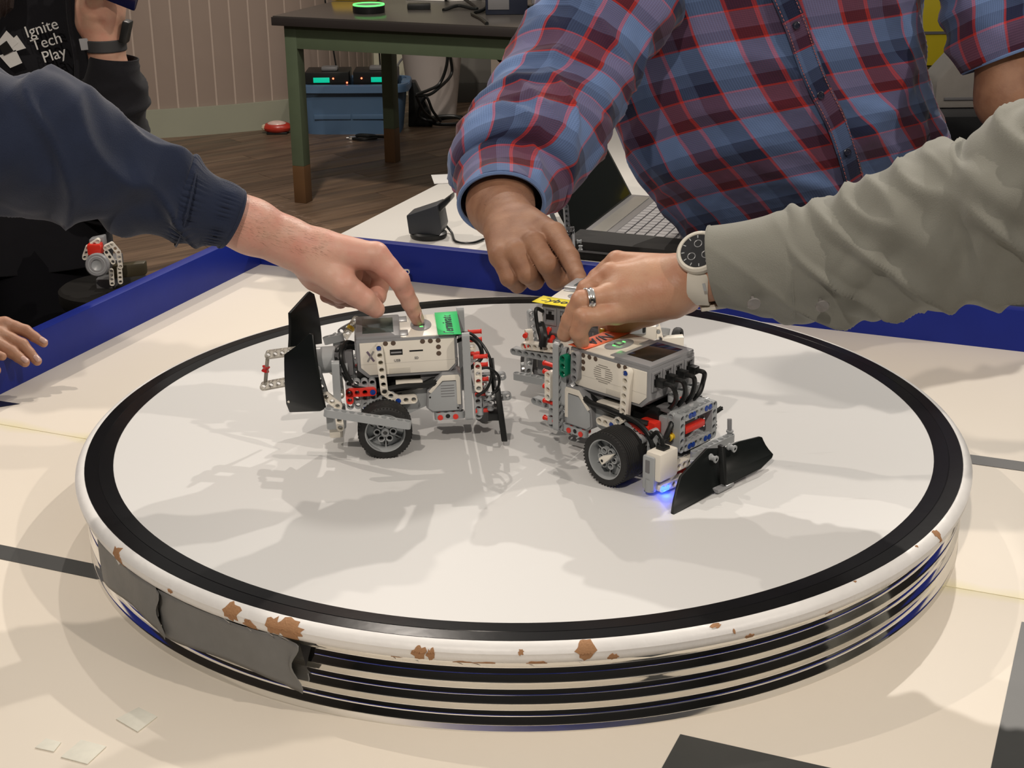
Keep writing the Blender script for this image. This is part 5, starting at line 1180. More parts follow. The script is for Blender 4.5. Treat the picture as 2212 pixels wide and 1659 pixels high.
for x, y in ((1716, 58), (1773, 200), (1826, 335)):
    p, n_ = torso_front(x, y)
    MB(0.001).lathe([(0, 1.0), (1.0, 1.0), (1.0, 1.8), (3.4, 1.6), (4.6, 2.4), (5.6, 2.0), (5.8, .6), (5.2, 0), (0, 0)], 20).build('button', mat('navy button', (0.012, 0.014, 0.03), 0.25, var=.1), p3, world=True, M=frame(p+n_*.0095, n_.orthogonal(), n_))
# reaching arm: sleeve (upper arm, elbow, rolled cuff)
def st3(l, r, Yl, Yr, dep=0.9):
    a, b = at(l[0], l[1], Yl), at(r[0], r[1], Yr); return ((a+b)/2, None, (a-b)/2, dep)
sl = [st3((1300, -160), (1440, 60), .74, .80), st3((1215, -60), (1375, 130), .70, .76), st3((1160, 30), (1350, 200), .68, .72), st3((1095, 130), (1330, 265), .64, .67), st3((1045, 205), (1312, 300), .60, .62), st3((1003, 265), (1290, 345), .56, .57), st3((975, 330), (1240, 400), .50, .51), st3((965, 385), (1210, 430), .46, .46), st3((975, 432), (1195, 440), .435, .435), st3((990, 462), (1178, 447), .425, .425)]
sl = finish(sl)
fo = [(.30, 1.4, .02, .08, .7, .008), (.45, 2.4, .012, .09, .3, .009), (.52, 1.2, .012, .08, -.4, -.007), (.60, 1.9, .010, .09, .2, .008), (.70, 2.6, .010, .08, -.3, -.006), (.78, 1.2, .009, .09, .2, .006), (.86, 1.8, .007, .09, 0.1, .006), (.62, 4.0, .012, .09, .5, .006), (.40, .6, .014, .07, .8, -.008)]
sl[-3] = (at(1100, 392, .505), V3((0, .034, -.060)), V3((-.070, 0, .012))); sl[-2] = (at(1088, 424, .460), V3((0, .037, -.054)), V3((-.062, 0, .004))); sl[-1] = (at(1083, 440, .430), V3((0, .037, -.050)), V3((-.056, 0, 0)))
tube_st([(c, a, b, 0.078) for c, a, b in sl], 140, 12, fo, thick=.002, m=m_plaid, parent=p3, name='sleeve', noise_amp=.005, nscale=13, wr=(.009, 14, 8, .8), uv_rot=.15)
ring_seam(p3, sl[-1], 3, m_plaid, r=.003, grow=1.0, name='cuff_roll')
b_ = lambda px, py, Y: at(px, py, Y)
palm = [(b_(1096, 408, .520), .040, b_(1081, 442, .425), .0425), (b_(1081, 442, .425), .0425, b_(1106, 490, .34), .0325), (b_(1106, 486, .34), .0325, b_(1120, 510, .31), .029),
        (b_(1140, 480, .315), .020, b_(1196, 508, .255), .0140), (b_(1115, 490, .315), .022, b_(1150, 535, .240), .0145), (b_(1095, 495, .315), .022, b_(1112, 550, .235), .0140), (b_(1080, 500, .315), .020, b_(1080, 555, .240), .0130), (b_(1125, 515, .30), .026, b_(1130, 540, .27), .024)]
w9, v9 = at(2350, 470, .72), V3((-.25, -.10, -1)).normalized(); u9 = V3((0, 1, 0))
pl9 = [(at(2290, 400, .74), .034, w9, .030), (w9, .028, w9+v9*.07, .026)]+[(w9, .020, w9+v9*.085+u9*k_, .0125) for k_ in (-.03, -.01, .01, .028)]
fg9 = [[(w9+v9*.085+u9*k_, .0125), (w9+v9*(.085+l_*.5)+u9*k_*1.1+V3((-.008, 0, 0)), .0105), (w9+v9*(.085+l_)+u9*k_*1.1+V3((-.022, 0, 0)), .0085)] for k_, l_ in ((-.03, .075), (-.01, .085), (.01, .078), (.028, .062))]+[[(w9+v9*.03-u9*.025, .016), (w9+v9*.065-u9*.055, .0125), (w9+v9*.095-u9*.062, .010)]]
lo, hi = bbox(pl9, fg9); f9 = field(hand_fn(pl9, fg9), lo, hi, .0026)
i_ = [(b_(1197, 505, .255), .0145), (b_(1231, 556, .200), .0115), (b_(1249, 598, .160), .0094), (b_(1258, 621, .140), .0075)]
m__ = [(b_(1152, 525, .240), .0145), (b_(1183, 572, .205), .0128), (b_(1200, 605, .215), .0112), (b_(1203, 612, .235), .0095)]
r__ = [(b_(1114, 545, .235), .0140), (b_(1140, 592, .215), .0125), (b_(1155, 607, .230), .0110), (b_(1165, 600, .255), .0090)]
l__ = [(b_(1082, 552, .240), .0130), (b_(1100, 600, .222), .0112), (b_(1118, 616, .235), .0098), (b_(1132, 608, .258), .0082)]
t__ = [(b_(1170, 530, .30), .016), (b_(1205, 570, .255), .0130), (b_(1216, 602, .215), .0105)]
fg = [i_, m__, r__, l__, t__]; lo, hi = bbox(palm, fg)
dn = [(b_(1165, 545, .23), .005, .0008), (b_(1205, 530, .225), .007, .0018), (b_(1130, 560, .22), .005, .0010)]
f3 = field(hand_fn(palm, fg, kp=.010, kf=.005, dents=dn), lo, hi, 0.0016)
ShL, ShR = at(1390, -40, .90), at(2080, -100, .88); nk = at(1640, -330, .80); hd = nk+V3((-.02, -.09, .13)); hx = ((1, 0, 0), (-.1, -1, -.5), (0, -.5, 1))
ew = at(2165, 60, .81)
upper_body([f3, f9], nk, hd, hx, [(b_(1096, 408, .520), .038, b_(1150, 290, .62), .040), (b_(1150, 290, .62), .040, ShL, .05), (ShL, .06, nk, .05), (at(1960, -140, .9), .05, nk, .05), (nk, .055, sts[4][0], .09), (sts[4][0], .09, sts[6][0], .08), (ShR, .040, ew, .042), (ew, .046, at(2175, 215, .78), .042), (at(2175, 215, .78), .042, at(2290, 400, .74), .030), (at(2290, 400, .74), .030, at(2310, 420, .735), .033)], sk_brown, p3)
hair(p3, hd, hx, mat('black hair', (0.008, 0.007, 0.006), 0.6, var=.3, scale=300, bump=.6, bscale=400))
nail(p3, b_(1262, 616, .128), b_(1260, 626, .135)-b_(1248, 598, .16), (.6, -.8, .35), .0060, .0075, m_nailb)
arm_hairs(p3, b_(1085, 420, .41), b_(1105, 480, .345), (.038, .030), 250, mat('black arm hair', (.02, .012, .01), .6), 5, (-1.5, 1.5), (0, -1, .3))
sl = [st3((1830, -190), (1960, -330), .88, .88), st3((1950, -150), (2130, -270), .88, .88), st3((2010, -60), (2230, -140), .86, .84), st3((2036, 40), (2290, -40), .84, .82), st3((2048, 110), (2290, 30), .82, .80), st3((2080, 158), (2280, 85), .81, .79)]
sl = finish(sl)
tube_st([(c, a, b, .085) for c, a, b in sl], 72, 8, [(.5, 1.5, .012, .08, .5, .008), (.7, 2.5, .01, .08, .3, -.007), (.8, 1.0, .01, .07, .2, .008), (.85, 4.0, .01, .08, .4, .007), (.6, 4.4, .01, .08, .6, -.008)], thick=.002, m=m_plaid, parent=p3, name='sleeve', noise_amp=.006, nscale=12, wr=(.009, 16, 8, .6))
ring_seam(p3, sl[-1], 3, m_plaid, r=.003, grow=1.0, name='cuff_roll')
trousers(p3, (sts[-1][0].x, sts[-1][0].y+.02, 0), (1, 0, 0), m_pants, -.06)
# ------------------------------------------------------------------ person in black hoodie, far left
p4 = thing('person', 'person in a black hoodie with white lettering, holding up a phone', 'person', (-0.86, 1.10, ZF))
HY = 0.98
def stx(l, r, Y, dep): a, b = at(l[0], l[1], Y), at(r[0], r[1], Y); return ((a+b)/2+V3((0, .11, 0)), (b-a)/2, V3((0, -dep, 0)))
hs_ = [stx((-170, -420), (60, -420), HY, .07), stx((-360, -280), (190, -290), HY, .11), stx((-390, -120), (215, -130), HY, .12), stx((-390, 60), (205, 40), HY, .125), stx((-370, 250), (200, 240), HY, .125), stx((-360, 420), (190, 415), HY, .125), stx((-350, 560), (205, 555), HY, .12), stx((-350, 600), (205, 595), HY, .12)]
tube_st(hs_, 96, 7, [(.5, 1.2, .02, .1, .7, .010), (.6, 2.0, .02, .1, -.5, -.008), (.7, 1.0, .015, .1, .9, .008)], m=m_hood, parent=p4, name='hoodie', noise_amp=.010, nscale=8, ends=(1, 1))
fs_ = finish([st_px((195, 118), (300, 128), HY-.02, .9), st_px((188, 150), (300, 150), HY-.02, .9), st_px((172, 200), (316, 205), HY-.01, .9), st_px((160, 260), (318, 255), HY+.00, .9), st_px((150, 340), (318, 330), HY+.02, .9), st_px((140, 420), (300, 400), HY+.05, .9)])
tube_st(fs_, 100, 12, [(.35, 1.6, .008, .09, .1, .006), (.45, 1.2, .008, .09, -.1, -.006), (.55, 2.0, .009, .09, .1, .007), (.65, 1.4, .008, .09, 0, -.006), (.2, 2.0, .008, .08, .2, .004), (.75, 1.5, .01, .09, .1, .007)], thick=.002, m=m_hood, parent=p4, name='sleeve', noise_amp=.004, nscale=14, wr=(.008, 18, 6, .4))
us = finish([st_px((140, 400), (310, 420), HY+.05, .9), st_px((40, 330), (200, 480), HY+.14, .9), st_px((60, 60), (230, 100), HY+.16, .9), st_px((20, -150), (215, -120), HY+.12, .9), st_px((-20, -260), (150, -280), HY+.1, .9)])
tube_st(us, 48, 6, None, thick=.002, m=m_hood, parent=p4, name='sleeve', noise_amp=.008, nscale=10, ends=(1, 1))
c_ = lambda px, py, Y=HY-.02: at(px, py, Y)
palm = [(c_(245, 260), .034, c_(236, 150), .029), (c_(236, 150), .029, c_(228, 95), .0285), (c_(228, 95), .029, c_(215, 50), .033), (c_(205, 45), .030, c_(200, -30), .026), (c_(232, 50), .026, c_(245, -25), .022), (c_(215, 20, HY-.03), .034, c_(220, -20, HY-.03), .030)]
fg = [[(c_(245, -20, HY-.04), .012), (c_(262, -50, HY-.06), .010), (c_(250, -75, HY-.08), .009)], [(c_(225, -30, HY-.05), .013), (c_(245, -60, HY-.08), .011), (c_(235, -85, HY-.10), .009)], [(c_(205, -35, HY-.05), .012), (c_(225, -72, HY-.08), .010), (c_(215, -98, HY-.10), .009)], [(c_(190, -40, HY-.04), .011), (c_(205, -85, HY-.07), .009), (c_(200, -110, HY-.09), .008)], [(c_(200, 20, HY-.04), .015), (c_(208, -20, HY-.08), .0125), (c_(225, -50, HY-.09), .010)]]
lo, hi = bbox(palm, fg); f4 = field(hand_fn(palm, fg, dents=[(c_(215, 48, HY-.055), .010, .003)]), lo, hi, .0022)
hd = at(-60, -420, HY+.02)+V3((0, -.02, .16)); nk = at(-60, -400, HY+.10); hx = ((-1, 0, 0), (.1, -1, -.35), (0, -.35, 1))
upper_body([f4], nk, hd, hx, [(nk, .055, hs_[3][0], .09), (hs_[3][0], .09, hs_[6][0], .10)], skin('fair skin', (0.56, 0.34, 0.24), (0.54, 0.25, 0.18)), p4)
hair(p4, hd, hx, m_hair, 0.10)
# strand of long hair hanging over the left shoulder
mb = MB()
for i in range(26):
    q = random.random(); x0 = -40+70*q; mb.tube(smooth_path([at(x0-30, -300, HY-.04-.02*random.random()), at(x0-10, -120, HY-.05), at(x0*.8, 0, HY-.055), at(x0*.6-8+8*random.random(), 30+60*random.random()*(1-q), HY-.05)], 4), [.006]*10+[.003, .0015, .0005], 6)
tag(mb.build('hair_strands', m_hair, p4, world=True), kind='stuff')
m_ltr = mat('white print', (0.62, 0.62, 0.60), 0.6, var=.05, scale=300)
def hfront(px, py):
    best = None
    for i in range(len(hs_)-1):
        for k in range(6):
            t = k/6; c, a, b = (hs_[i][j].lerp(hs_[i+1][j], t) for j in range(3))
            for j in range(1, 90):
                th = math.pi*j/90; p = c+a*math.cos(th)+b*math.sin(th); x, y = proj(p); e = (x-px)**2+(y-py)**2
                if best is None or e < best[0]: best = (e, p, (a*math.cos(th)/a.length**1+b*math.sin(th)/b.length))
    return best[1], V3((0.10, -1, .12)).normalized()
for w_, x, y in (('Ignite', 93, 61), ('Tech', 104, 90), ('Play', 120, 118)):
    _p, n_ = hfront(118, 119); p = at(x, y, _p.y-.016); d = (at(x+30, y-9, p.y)-at(x, y, p.y)); lettering(w_, .0255, m_ltr, p4, frame(p+n_*.013, d, n_), True, .0004)
for poly in ([(-8, 95), (14, 66), (40, 92), (12, 116)], [(12, 98), (36, 76), (56, 104), (30, 112)], [(-2, 120), (34, 108), (48, 136), (22, 147)]):
    p0, n_ = hfront(20, 105); P = [at(a, b, p0.y-.020) for a, b in poly]; o = MB().add(P, [(0, 1, 2, 3)]).build('logo_patch', m_ltr, p4, world=True, smooth=0); sm = o.modifiers.new('t', 'SOLIDIFY'); sm.thickness = .0006
P = [at(a, b, p0.y-.022) for a, b in ((-2, 100), (14, 88), (29, 110), (8, 120))]; o = MB().add(P, [(0, 1, 2, 3)]).build('logo_square', m_black, p4, world=True, smooth=0); sm = o.modifiers.new('t', 'SOLIDIFY'); sm.thickness = .0006
P0, P1 = at(30, -20, HY-.03), at(48, 200, HY-.03)
mb = MB(); mb.tube(smooth_path([at(145, -60, HY-.035), at(150, 40, HY-.03), at(165, 130, HY-.03), at(165, 200, HY-.03)], 6), .004, 8); mb.build('zip_edge', m_hood, p4, world=True)
trousers(p4, (hs_[-1][0].x-.01, hs_[-1][0].y, 0), (1, 0, 0), m_pants, -.02, .105)
# wristband watch
wb = thing('wristband', 'dark grey fitness watch band on the raised wrist of the hoodie wearer', 'watch', tuple(c_(226, 92)))
wa = (c_(240, 150)-c_(226, 85)).normalized()
MB(0.001).lathe([(29, -9), (33, -9.5), (34, -8), (34, 8), (33, 9.5), (29, 9)], 40, close=True).build('band', mat('dark grey band', (.035, .036, .038), .5), wb, world=True, M=frame(c_(227, 96), (1, 0, 0), (wa+V3((.25, 0, 0))).normalized()))
MB().obox(c_(272, 68, HY-.03), (.3, 0, 1), (0, 1, 0), (1, 0, -.3), .036, .030, .012, .003).build('watch_case', m_black, wb, world=True); MB().obox(c_(187, 95, HY-.045), wa, (0, 1, 0), (1, .6, 0), .018, .006, .02, .001).build('buckle', m_mgrey, wb, world=True)
ph = thing('phone', 'dark blue phone held up at the top edge of the hoodie wearer hand', 'phone', tuple(c_(262, -30, HY-.08)))
MB().obox(c_(250, -28, HY-.085), (.85, 0, -.35), (0, 1, .2), (.35, -.15, .85), .075, .009, .05, .004).build('phone_body', mat('dark blue glass', (.006, .008, .04), .12, var=.3, scale=80), ph, world=True)
# ------------------------------------------------------------------ child hand over the border board at the left edge
p5 = thing('person', 'small hand of a person outside the frame, fingers draped over the blue border board', 'person', (-1.03, 0.57, ZF))
h_ = lambda px, py, Y=.26: at(px, py, Y+.125)
palm = [(h_(-300, 760, .18), .026, h_(-110, 715, .22), .020), (h_(-110, 715, .22), .019, h_(-60, 715, .23), .017), (h_(-60, 712, .235), .014, h_(10, 702, .25), .0105), (h_(-70, 722, .22), .014, h_(0, 725, .235), .0110), (h_(-75, 735, .21), .014, h_(-15, 745, .22), .0105), (h_(-80, 745, .20), .013, h_(-40, 765, .205), .0095)]
fi = [(h_(10, 700, .25), .0098), (h_(55, 715, .252), .0082), (h_(94, 741, .245), .0058)]
fm = [(h_(0, 722, .235), .0100), (h_(48, 745, .235), .0086), (h_(80, 780, .225), .0062)]
fr2 = [(h_(-15, 738, .22), .0098), (h_(25, 760, .222), .0086), (h_(54, 783, .215), .0062)]
fl2 = [(h_(-40, 760, .205), .0090), (h_(-15, 765, .207), .0074), (h_(5, 770, .203), .0055)]
ft2 = [(h_(-70, 750, .20), .0110), (h_(-30, 790, .195), .0090), (h_(-10, 800, .19), .0070)]
fg = [fi, fm, fr2, fl2, ft2]; lo, hi = bbox(palm, fg); f5 = field(hand_fn(palm, fg, kp=.006, kf=.003), lo, hi, .0012)
skc = skin('light brown skin', (0.50, 0.27, 0.17), (0.44, 0.21, 0.13)); hd = V3((-.99, .56, .28)); nk = V3((-1.01, .56, .13)); hx = ((0, -1, 0), (1, 0, -.3), (.3, 0, 1))
upper_body([f5], nk, hd, hx, [(h_(-290, 758, .18), .024, V3((-.95, .30, .03)), .032), (V3((-.95, .30, .03)), .032, V3((-1.02, .46, .07)), .04), (V3((-1.00, .55, .08)), .07, V3((-1.02, .56, -.25)), .09)], skc, p5)
hair(p5, hd, hx, m_hair)
tube_st([(V3((-1.01, .56, .11)), V3((0, .07, 0)), V3((.06, 0, 0))), (V3((-1.01, .56, .05)), V3((0, .13, 0)), V3((.09, 0, 0))), (V3((-1.02, .57, -.15)), V3((0, .13, 0)), V3((.10, 0, 0))), (V3((-1.03, .57, -.35)), V3((0, .13, 0)), V3((.10, 0, 0)))], 40, 4, None, m=cloth('charcoal jumper', (.03, .03, .035)), parent=p5, name='jumper', ends=(1, 1))
for s_ in (-1, 1): MB().tube([(-1.03, .57+.06*s_, -.33), (-1.03, .57+.06*s_, ZF+.03)], [.07, .045], 16).build('trouser_leg', m_pants, p5, world=True)
for s_ in (-1, 1): MB().obox((-1.00, .57+.06*s_, ZF+.035), (1, 0, 0), (0, 1, 0), (0, 0, 1), .20, .08, .07, .02).build('shoe', m_black, p5, world=True)
for tp, pv in ((fi, 0), (fm, 0), (fr2, 0)):
    d = (tp[2][0]-tp[1][0]).normalized(); n_ = (V3((.25, -.35, .9))-d*V3((.25, -.35, .9)).dot(d)).normalized(); nail(p5, tp[2][0]+n_*(tp[2][1]*.93)-d*.001, d, n_, .0042, .0055, m_nail)
# ================================================================== BACKGROUND FURNITURE AND THINGS
m_gpaint = mat('green painted wood', (0.085, 0.115, 0.070), 0.5, var=0.08, scale=20); m_dtop = mat('dark table laminate', (0.055, 0.050, 0.045), 0.25, var=0.1, scale=10); m_edge = mat('dark table edge', (0.025, 0.021, 0.020), 0.5)
m_foot = mat('brown wood foot', (0.11, 0.055, 0.022), 0.5, var=0.15, scale=20)
gt_ = thing('work_table', 'green-legged work table with dark top by the curved panelled wall', 'table', (0, 0, -0.125), (0, 0, PH))
MB().box((-2.575, 3.755, -0.004), (-0.95, 4.655, 0), 0.001).build('tabletop', m_dtop, gt_); MB().box((-2.580, 3.750, -0.036), (-0.945, 4.660, -0.004), 0.002).build('tabletop_edge', m_edge, gt_)
for lo, hi in (((-2.545, 3.785, -0.125), (-0.98, 3.81, -0.036)), ((-2.545, 4.60, -0.125), (-0.98, 4.625, -0.036)), ((-2.545, 3.81, -0.125), (-2.52, 4.60, -0.036)), ((-1.005, 3.81, -0.125), (-0.98, 4.60, -0.036))): MB().box(lo, hi, .001).build('apron', m_gpaint, gt_)
for u in (-2.52, -1.005):
    for v in (3.81, 4.60):
        lg = MB().box((u-.026, v-.026, -0.585), (u+.026, v+.026, -0.036), 0.002).build('leg', m_gpaint, gt_); MB().box((u-.0262, v-.0262, ZF+.125), (u+.0262, v+.0262, -0.585), 0.002).build('leg_foot', m_foot, lg)
zt = -0.125
def on_t(px, py): return onz(px, py, zt)
pk_ = thing('puck_speaker', 'round black puck speaker with glowing green ring on the dark table', 'speaker', tuple(on_t(797, 27)))
MB(0.001).lathe([(0, 0), (60, 0), (62, 4), (62, 26), (60, 28), (0, 28)], 40).build('speaker_body', m_black, pk_); MB(0.001).lathe([(57, 28), (61, 28.2), (61, 33), (57, 33.5)], 40, close=True).build('light_ring', m_led, pk_); MB(0.001).lathe([(0, 30), (56, 30), (57, 28)], 40).build('speaker_top', m_dgrey, pk_)
ys = thing('yellow_caddy', 'yellow plastic caddy at the top edge behind the puck speaker', 'caddy', tuple(on_t(770, 2)))
MB().box((-.11, .0, 0), (.09, .09, .05), .01).build('caddy_body', m_yellow, ys, M=Matrix.Rotation(PH*.3, 4, 'Z')); MB().box((-.10, .01, .05), (.08, .08, .055), .002).build('caddy_rim', mat('dull yellow', (.5, .36, .03), .4), ys)
sb_ = thing('power_adapter', 'small black power adapter alone on the dark table', 'adapter', tuple(on_t(905, 20)))
MB().box((-.045, -.02, 0), (.045, .03, .022), .005).build('adapter_body', m_black, sb_)
mo = thing('dark_box', 'dark blue-black equipment box on the dark table by the plaid sleeve', 'box', tuple(on_t(1100, 30)))
MB().box((-.09, -.03, 0), (.07, .10, .10), .006).build('box_body', mat('blue black plastic', (.010, .014, .028), .4), mo); MB().box((-.08, -.032, .02), (.0, -.030, .07), .001).build('box_front', m_dgrey, mo)
cy = thing('white_post', 'short white upright post standing on the dark table', 'post', tuple(on_t(1132, 27))); MB().tube([(0, 0, 0), (0, 0, .16)], .012, 16).build('post_body', m_white, cy)
mn = thing('monitor', 'thin black-based monitor with pale screen, cut by the top edge of the picture', 'monitor', tuple(on_t(1165, 24)))
MB().box((-.06, -.01, 0), (.22, .03, .022), .004).build('monitor_stand', m_black, mn); MB().box((-.03, .03, .022), (.34, .05, .30), .006).build('screen_frame', mat('pale lilac panel', (.45, .43, .47), .4), mn)
sh = thing('white_sheet', 'large white sheet of card lying at the back of the dark table', 'paper', tuple(on_t(960, 0)))
MB().prism([(-.16, .01), (.02, -.055), (.34, .02), (.40, .25), (-.10, .25)], 0.001, 0.004, 'Z').build('card', mat('white card', (.62, .60, .57), .6), sh)
def cord(name, label, pts, r, m=m_black, group=None):
    P = smooth_path(pts, 7); c = P[0]; o = MB().tube([p-c for p in P], r, 7).build(name, m, None, M=Matrix.Translation(c)); tag(o, label, 'cable', group); return o
cord('cable', 'black cable tangled on the dark table beside the box', [on_t(958, 24)+V3((0, 0, .004)), on_t(990, 18)+V3((0, 0, .01)), on_t(1030, 22)+V3((0, 0, .006)), on_t(1000, 8)+V3((0, 0, .03)), on_t(1060, 10)+V3((0, 0, .03)), on_t(1045, 26)+V3((0, 0, .01)), on_t(1020, 32)+V3((0, 0, .006)), on_t(1040, 44)+V3((0, 0, .005)), on_t(1052, 54)+V3((0, 0, .005))], .007)
cord('cable', 'thin dark cable looped behind the tangle on the dark table', [on_t(960, 4)+V3((0, 0, .01)), on_t(1010, 2)+V3((0, 0, .05)), on_t(1050, 6)+V3((0, 0, .02)), on_t(1085, 12)+V3((0, 0, .01))], .009)
cord('cable', 'black cable hanging under the right part of the green table', [at(1060, 95, 5.2), at(1068, 115, 5.2), at(1082, 133, 5.2), at(1110, 143, 5.2)], .007)
# blue bin
bn = thing('storage_bin', 'blue plastic storage bin under the green table, holding radio sets', 'bin', tuple(onz(778, 288, ZF)+V3((-0.03, .09, 0))), (0, 0, math.radians(-2)))
m_bin = mat('blue tote plastic', (0.075, 0.14, 0.24), 0.45, var=.08, scale=8)
def tub(mb, w0, d0, w1, d1, z0, z1, t):
    n = 32; vs = []; fs = []
    def rr(w, d, z, r=.05): 
        out = []
        for k in range(n):
            a = 2*math.pi*k/n; c, s_ = math.cos(a), math.sin(a); out.append((math.copysign(abs(c)**.35, c)*w, math.copysign(abs(s_)**.35, s_)*d, z))
        return out
    rings = [rr(w0, d0, z0), rr(w1, d1, z1), rr(w1+.018, d1+.018, z1), rr(w1+.020, d1+.020, z1-.030), rr(w1+.015, d1+.015, z1+.006), rr(w1-t, d1-t, z1+.006), rr(w0-t, d0-t, z0+t)]
    for r in rings: vs += r
    for i in range(len(rings)-1):
        for k in range(n): fs.append((i*n+k, i*n+(k+1) % n, (i+1)*n+(k+1) % n, (i+1)*n+k))
    fs.append(tuple(range(n))); fs.append(tuple((len(rings)-1)*n+k for k in range(n))); mb.add(vs, fs)
mb = MB(); tub(mb, .230, .115, .258, .135, 0, .235, .006); mb.build('bin_body', m_bin, bn, smooth=50)
MB().box((-.18, -.127, .075), (-.003, -.112, .098), .002).build('moulded_step', m_bin, bn); MB().box((.003, -.127, .075), (.18, -.112, .098), .002).build('moulded_step', m_bin, bn)
for s_ in (-1, 1): MB().box((0.256*s_-.022, -.05, .205), (0.256*s_+.022, .05, .243), .008).build('handle', m_bin, bn)
bc = V3(bn.location)
for k, (dx, lab) in enumerate(((-.115, 'black radio receiver with green display at the left in the blue bin'), (.115, 'black radio receiver with green display at the right in the blue bin'))):
    rd = thing('radio_receiver', lab, 'receiver', (bc.x+dx, bc.y-.045, ZF+.222), (0, 0, 0), 'radio sets in the bin')
    MB().box((-.105, -.06, 0), (.105, .10, .075), .004).build('case', m_black, rd); MB().box((-.065 if k == 0 else -.02, -.062, .026), (.012 if k == 0 else .045, -.060, .050), .001).build('display', mat('green display', (.0, .25, .16), .4, var=0, emit=(0.0, .75, .45), estr=.55), rd)
    for x in ((.03, .095) if k == 0 else (-.065,)): MB().sphere((x, -.062, .045-.02*(x > .08)), .0045, 10).build('red_light', mat('red led', (.9, .1, .05), .4, var=0, emit=(1, .12, .05), estr=5), rd)
    MB().tube([(.04 if k == 0 else .02, .02, .07), (-.0 if k == 0 else .01, .03, .40)], .004, 8).build('antenna', m_black, rd)
    MB().box((-.03, -.03, .075), (.05, .03, .095), .01).build('carry_handle', m_dgrey, rd)
rs = onz(600, 288, ZF); rc_ = thing('red_toy', 'small red and white rounded toy on the floor against the baseboard', 'toy', tuple(rs))
MB().sphere((0, 0, .030), .072, 20, (1, .7, .42)).build('toy_body', mat('glossy red', (.42, .035, .02), .3, var=.2, scale=30), rc_); MB().sphere((.0, -.01, .046), .044, 16, (1.1, .7, .42)).build('white_panel', mat('glossy pinkish white', (.62, .45, .40), .3, var=.2, scale=40), rc_); MB().sphere((-.056, -.005, .030), .022, 12, (1, 1, .8)).build('toy_nose', mat('cream plastic', (.55, .48, .35), .4), rc_); MB().box((-.05, -.035, 0), (.05, .035, .012), .004).build('toy_base', m_black, rc_)
cl = onz(785, 303, ZF)
cord('cable', 'short coil of dark cable on the wooden floor before the blue bin', [cl+V3(q) for q in ((-.05, 0, .008), (0, -.03, .012), (.06, -.01, .012), (.05, .03, .015), (-.01, .03, .02), (-.03, 0, .022), (.03, -.02, .024), (.09, .02, .012), (.12, .04, .008))], .007)
MBs = thing('metal_plug', 'small shiny metal plug lying by the cable coil on the floor', 'plug', tuple(onz(764, 302, ZF))); MB().obox((0, 0, .010), (1, .1, 0), (0, 1, 0), (0, 0, 1), .045, .018, .016, .004).build('plug_body', m_steel, MBs); MB().tube([(-.022, 0, .010), (-.034, 0, .010)], .004, 8).build('plug_tip', m_steel, MBs)
bk_ = thing('bucket', 'off-white plastic bucket behind the blue bin under the green table', 'bucket', tuple(onz(938, 262, ZF)+V3((-0.01, .14, 0))))
MB().lathe([(0, 0), (.115, 0), (.155, .36), (.16, .37), (.16, .385), (.150, .385), (.11, .01), (0, .01)], 36).build('bucket_body', mat('off-white bucket', (.50, .45, .42), .5, var=.06, scale=8), bk_); MB().lathe([(0, .386), (.158, .386), (.16, .40), (0, .405)], 36).build('lid', mat('taupe lid', (.24, .20, .18), .5), bk_)
q = at(903, 112, 6.85); so = thing('wall_socket', 'wall socket with plugged-in adapters on the cream wall under the table', 'socket', tuple(q))
MB().box((-.06, -.006, -.05), (.06, .0, .06), .003).build('socket_plate', mat('socket plate', (.5, .49, .45), .4), so); MB().box((-.06, -.05, -.03), (-.01, -.006, .03), .005).build('adapter', mat('blue grey adapter', (.07, .08, .13), .4), so); MB().box((.005, -.04, -.055), (.025, -.006, .05), .004).build('white_plug', m_white, so); MB().box((.025, -.04, -.06), (.05, -.006, .05), .004).build('red_plug', mat('dull red', (.30, .04, .02), .5), so); MB().box((-.05, -.05, .04), (.03, -.006, .075), .004).build('black_adapter', m_black, so)
w0 = lambda px, py, Y: at(px, py, Y)
cord('cable', 'dark cord draped from the table down the grey wall to the floor, in long loops', [w0(968, 92, 6.0), w0(965, 140, 6.0), w0(950, 180, 6.0), w0(925, 195, 5.95), w0(898, 205, 5.9), w0(925, 205, 5.95), w0(948, 190, 6.0), w0(975, 160, 6.1), w0(972, 120, 6.1), w0(966, 95, 6.1)], .008)
cord('cable', 'dark cord curling behind the bin rim beside the bucket', [w0(898, 205, 5.85), w0(915, 240, 5.9), w0(940, 262, 5.95), w0(905, 250, 5.95), w0(920, 210, 5.9), w0(935, 240, 5.9), w0(952, 262, 5.95)], .007)
cord('cable', 'pile of dark cable on the floor right of the bucket', [onz(915, 272, ZF)+V3((0, 0, .01)), onz(960, 262, ZF)+V3((0, 0, .015)), onz(1000, 258, ZF)+V3((0, 0, .01)), onz(990, 272, ZF)+V3((0, 0, .012)), onz(940, 276, ZF)+V3((0, 0, .02)), onz(930, 268, ZF)+V3((0, 0, .03)), onz(980, 264, ZF)+V3((0, 0, .03)), onz(1010, 268, ZF)+V3((0, 0, .008))], .009)
cord('cable', 'grey cord from the wall socket to the floor', [w0(895, 118, 6.78), w0(872, 125, 6.7), w0(858, 145, 6.6), w0(862, 175, 6.4)], .006, m_dgrey)
ad_ = thing('black_case', 'black triangular case standing on the floor between bin and bucket', 'case', tuple(onz(900, 272, ZF)))
MB().prism([(-.04, 0), (.08, 0), (.07, .07), (.0, .22), (-.03, .22)], -.02, .05, 'Y', .006).build('case_body', m_black, ad_)
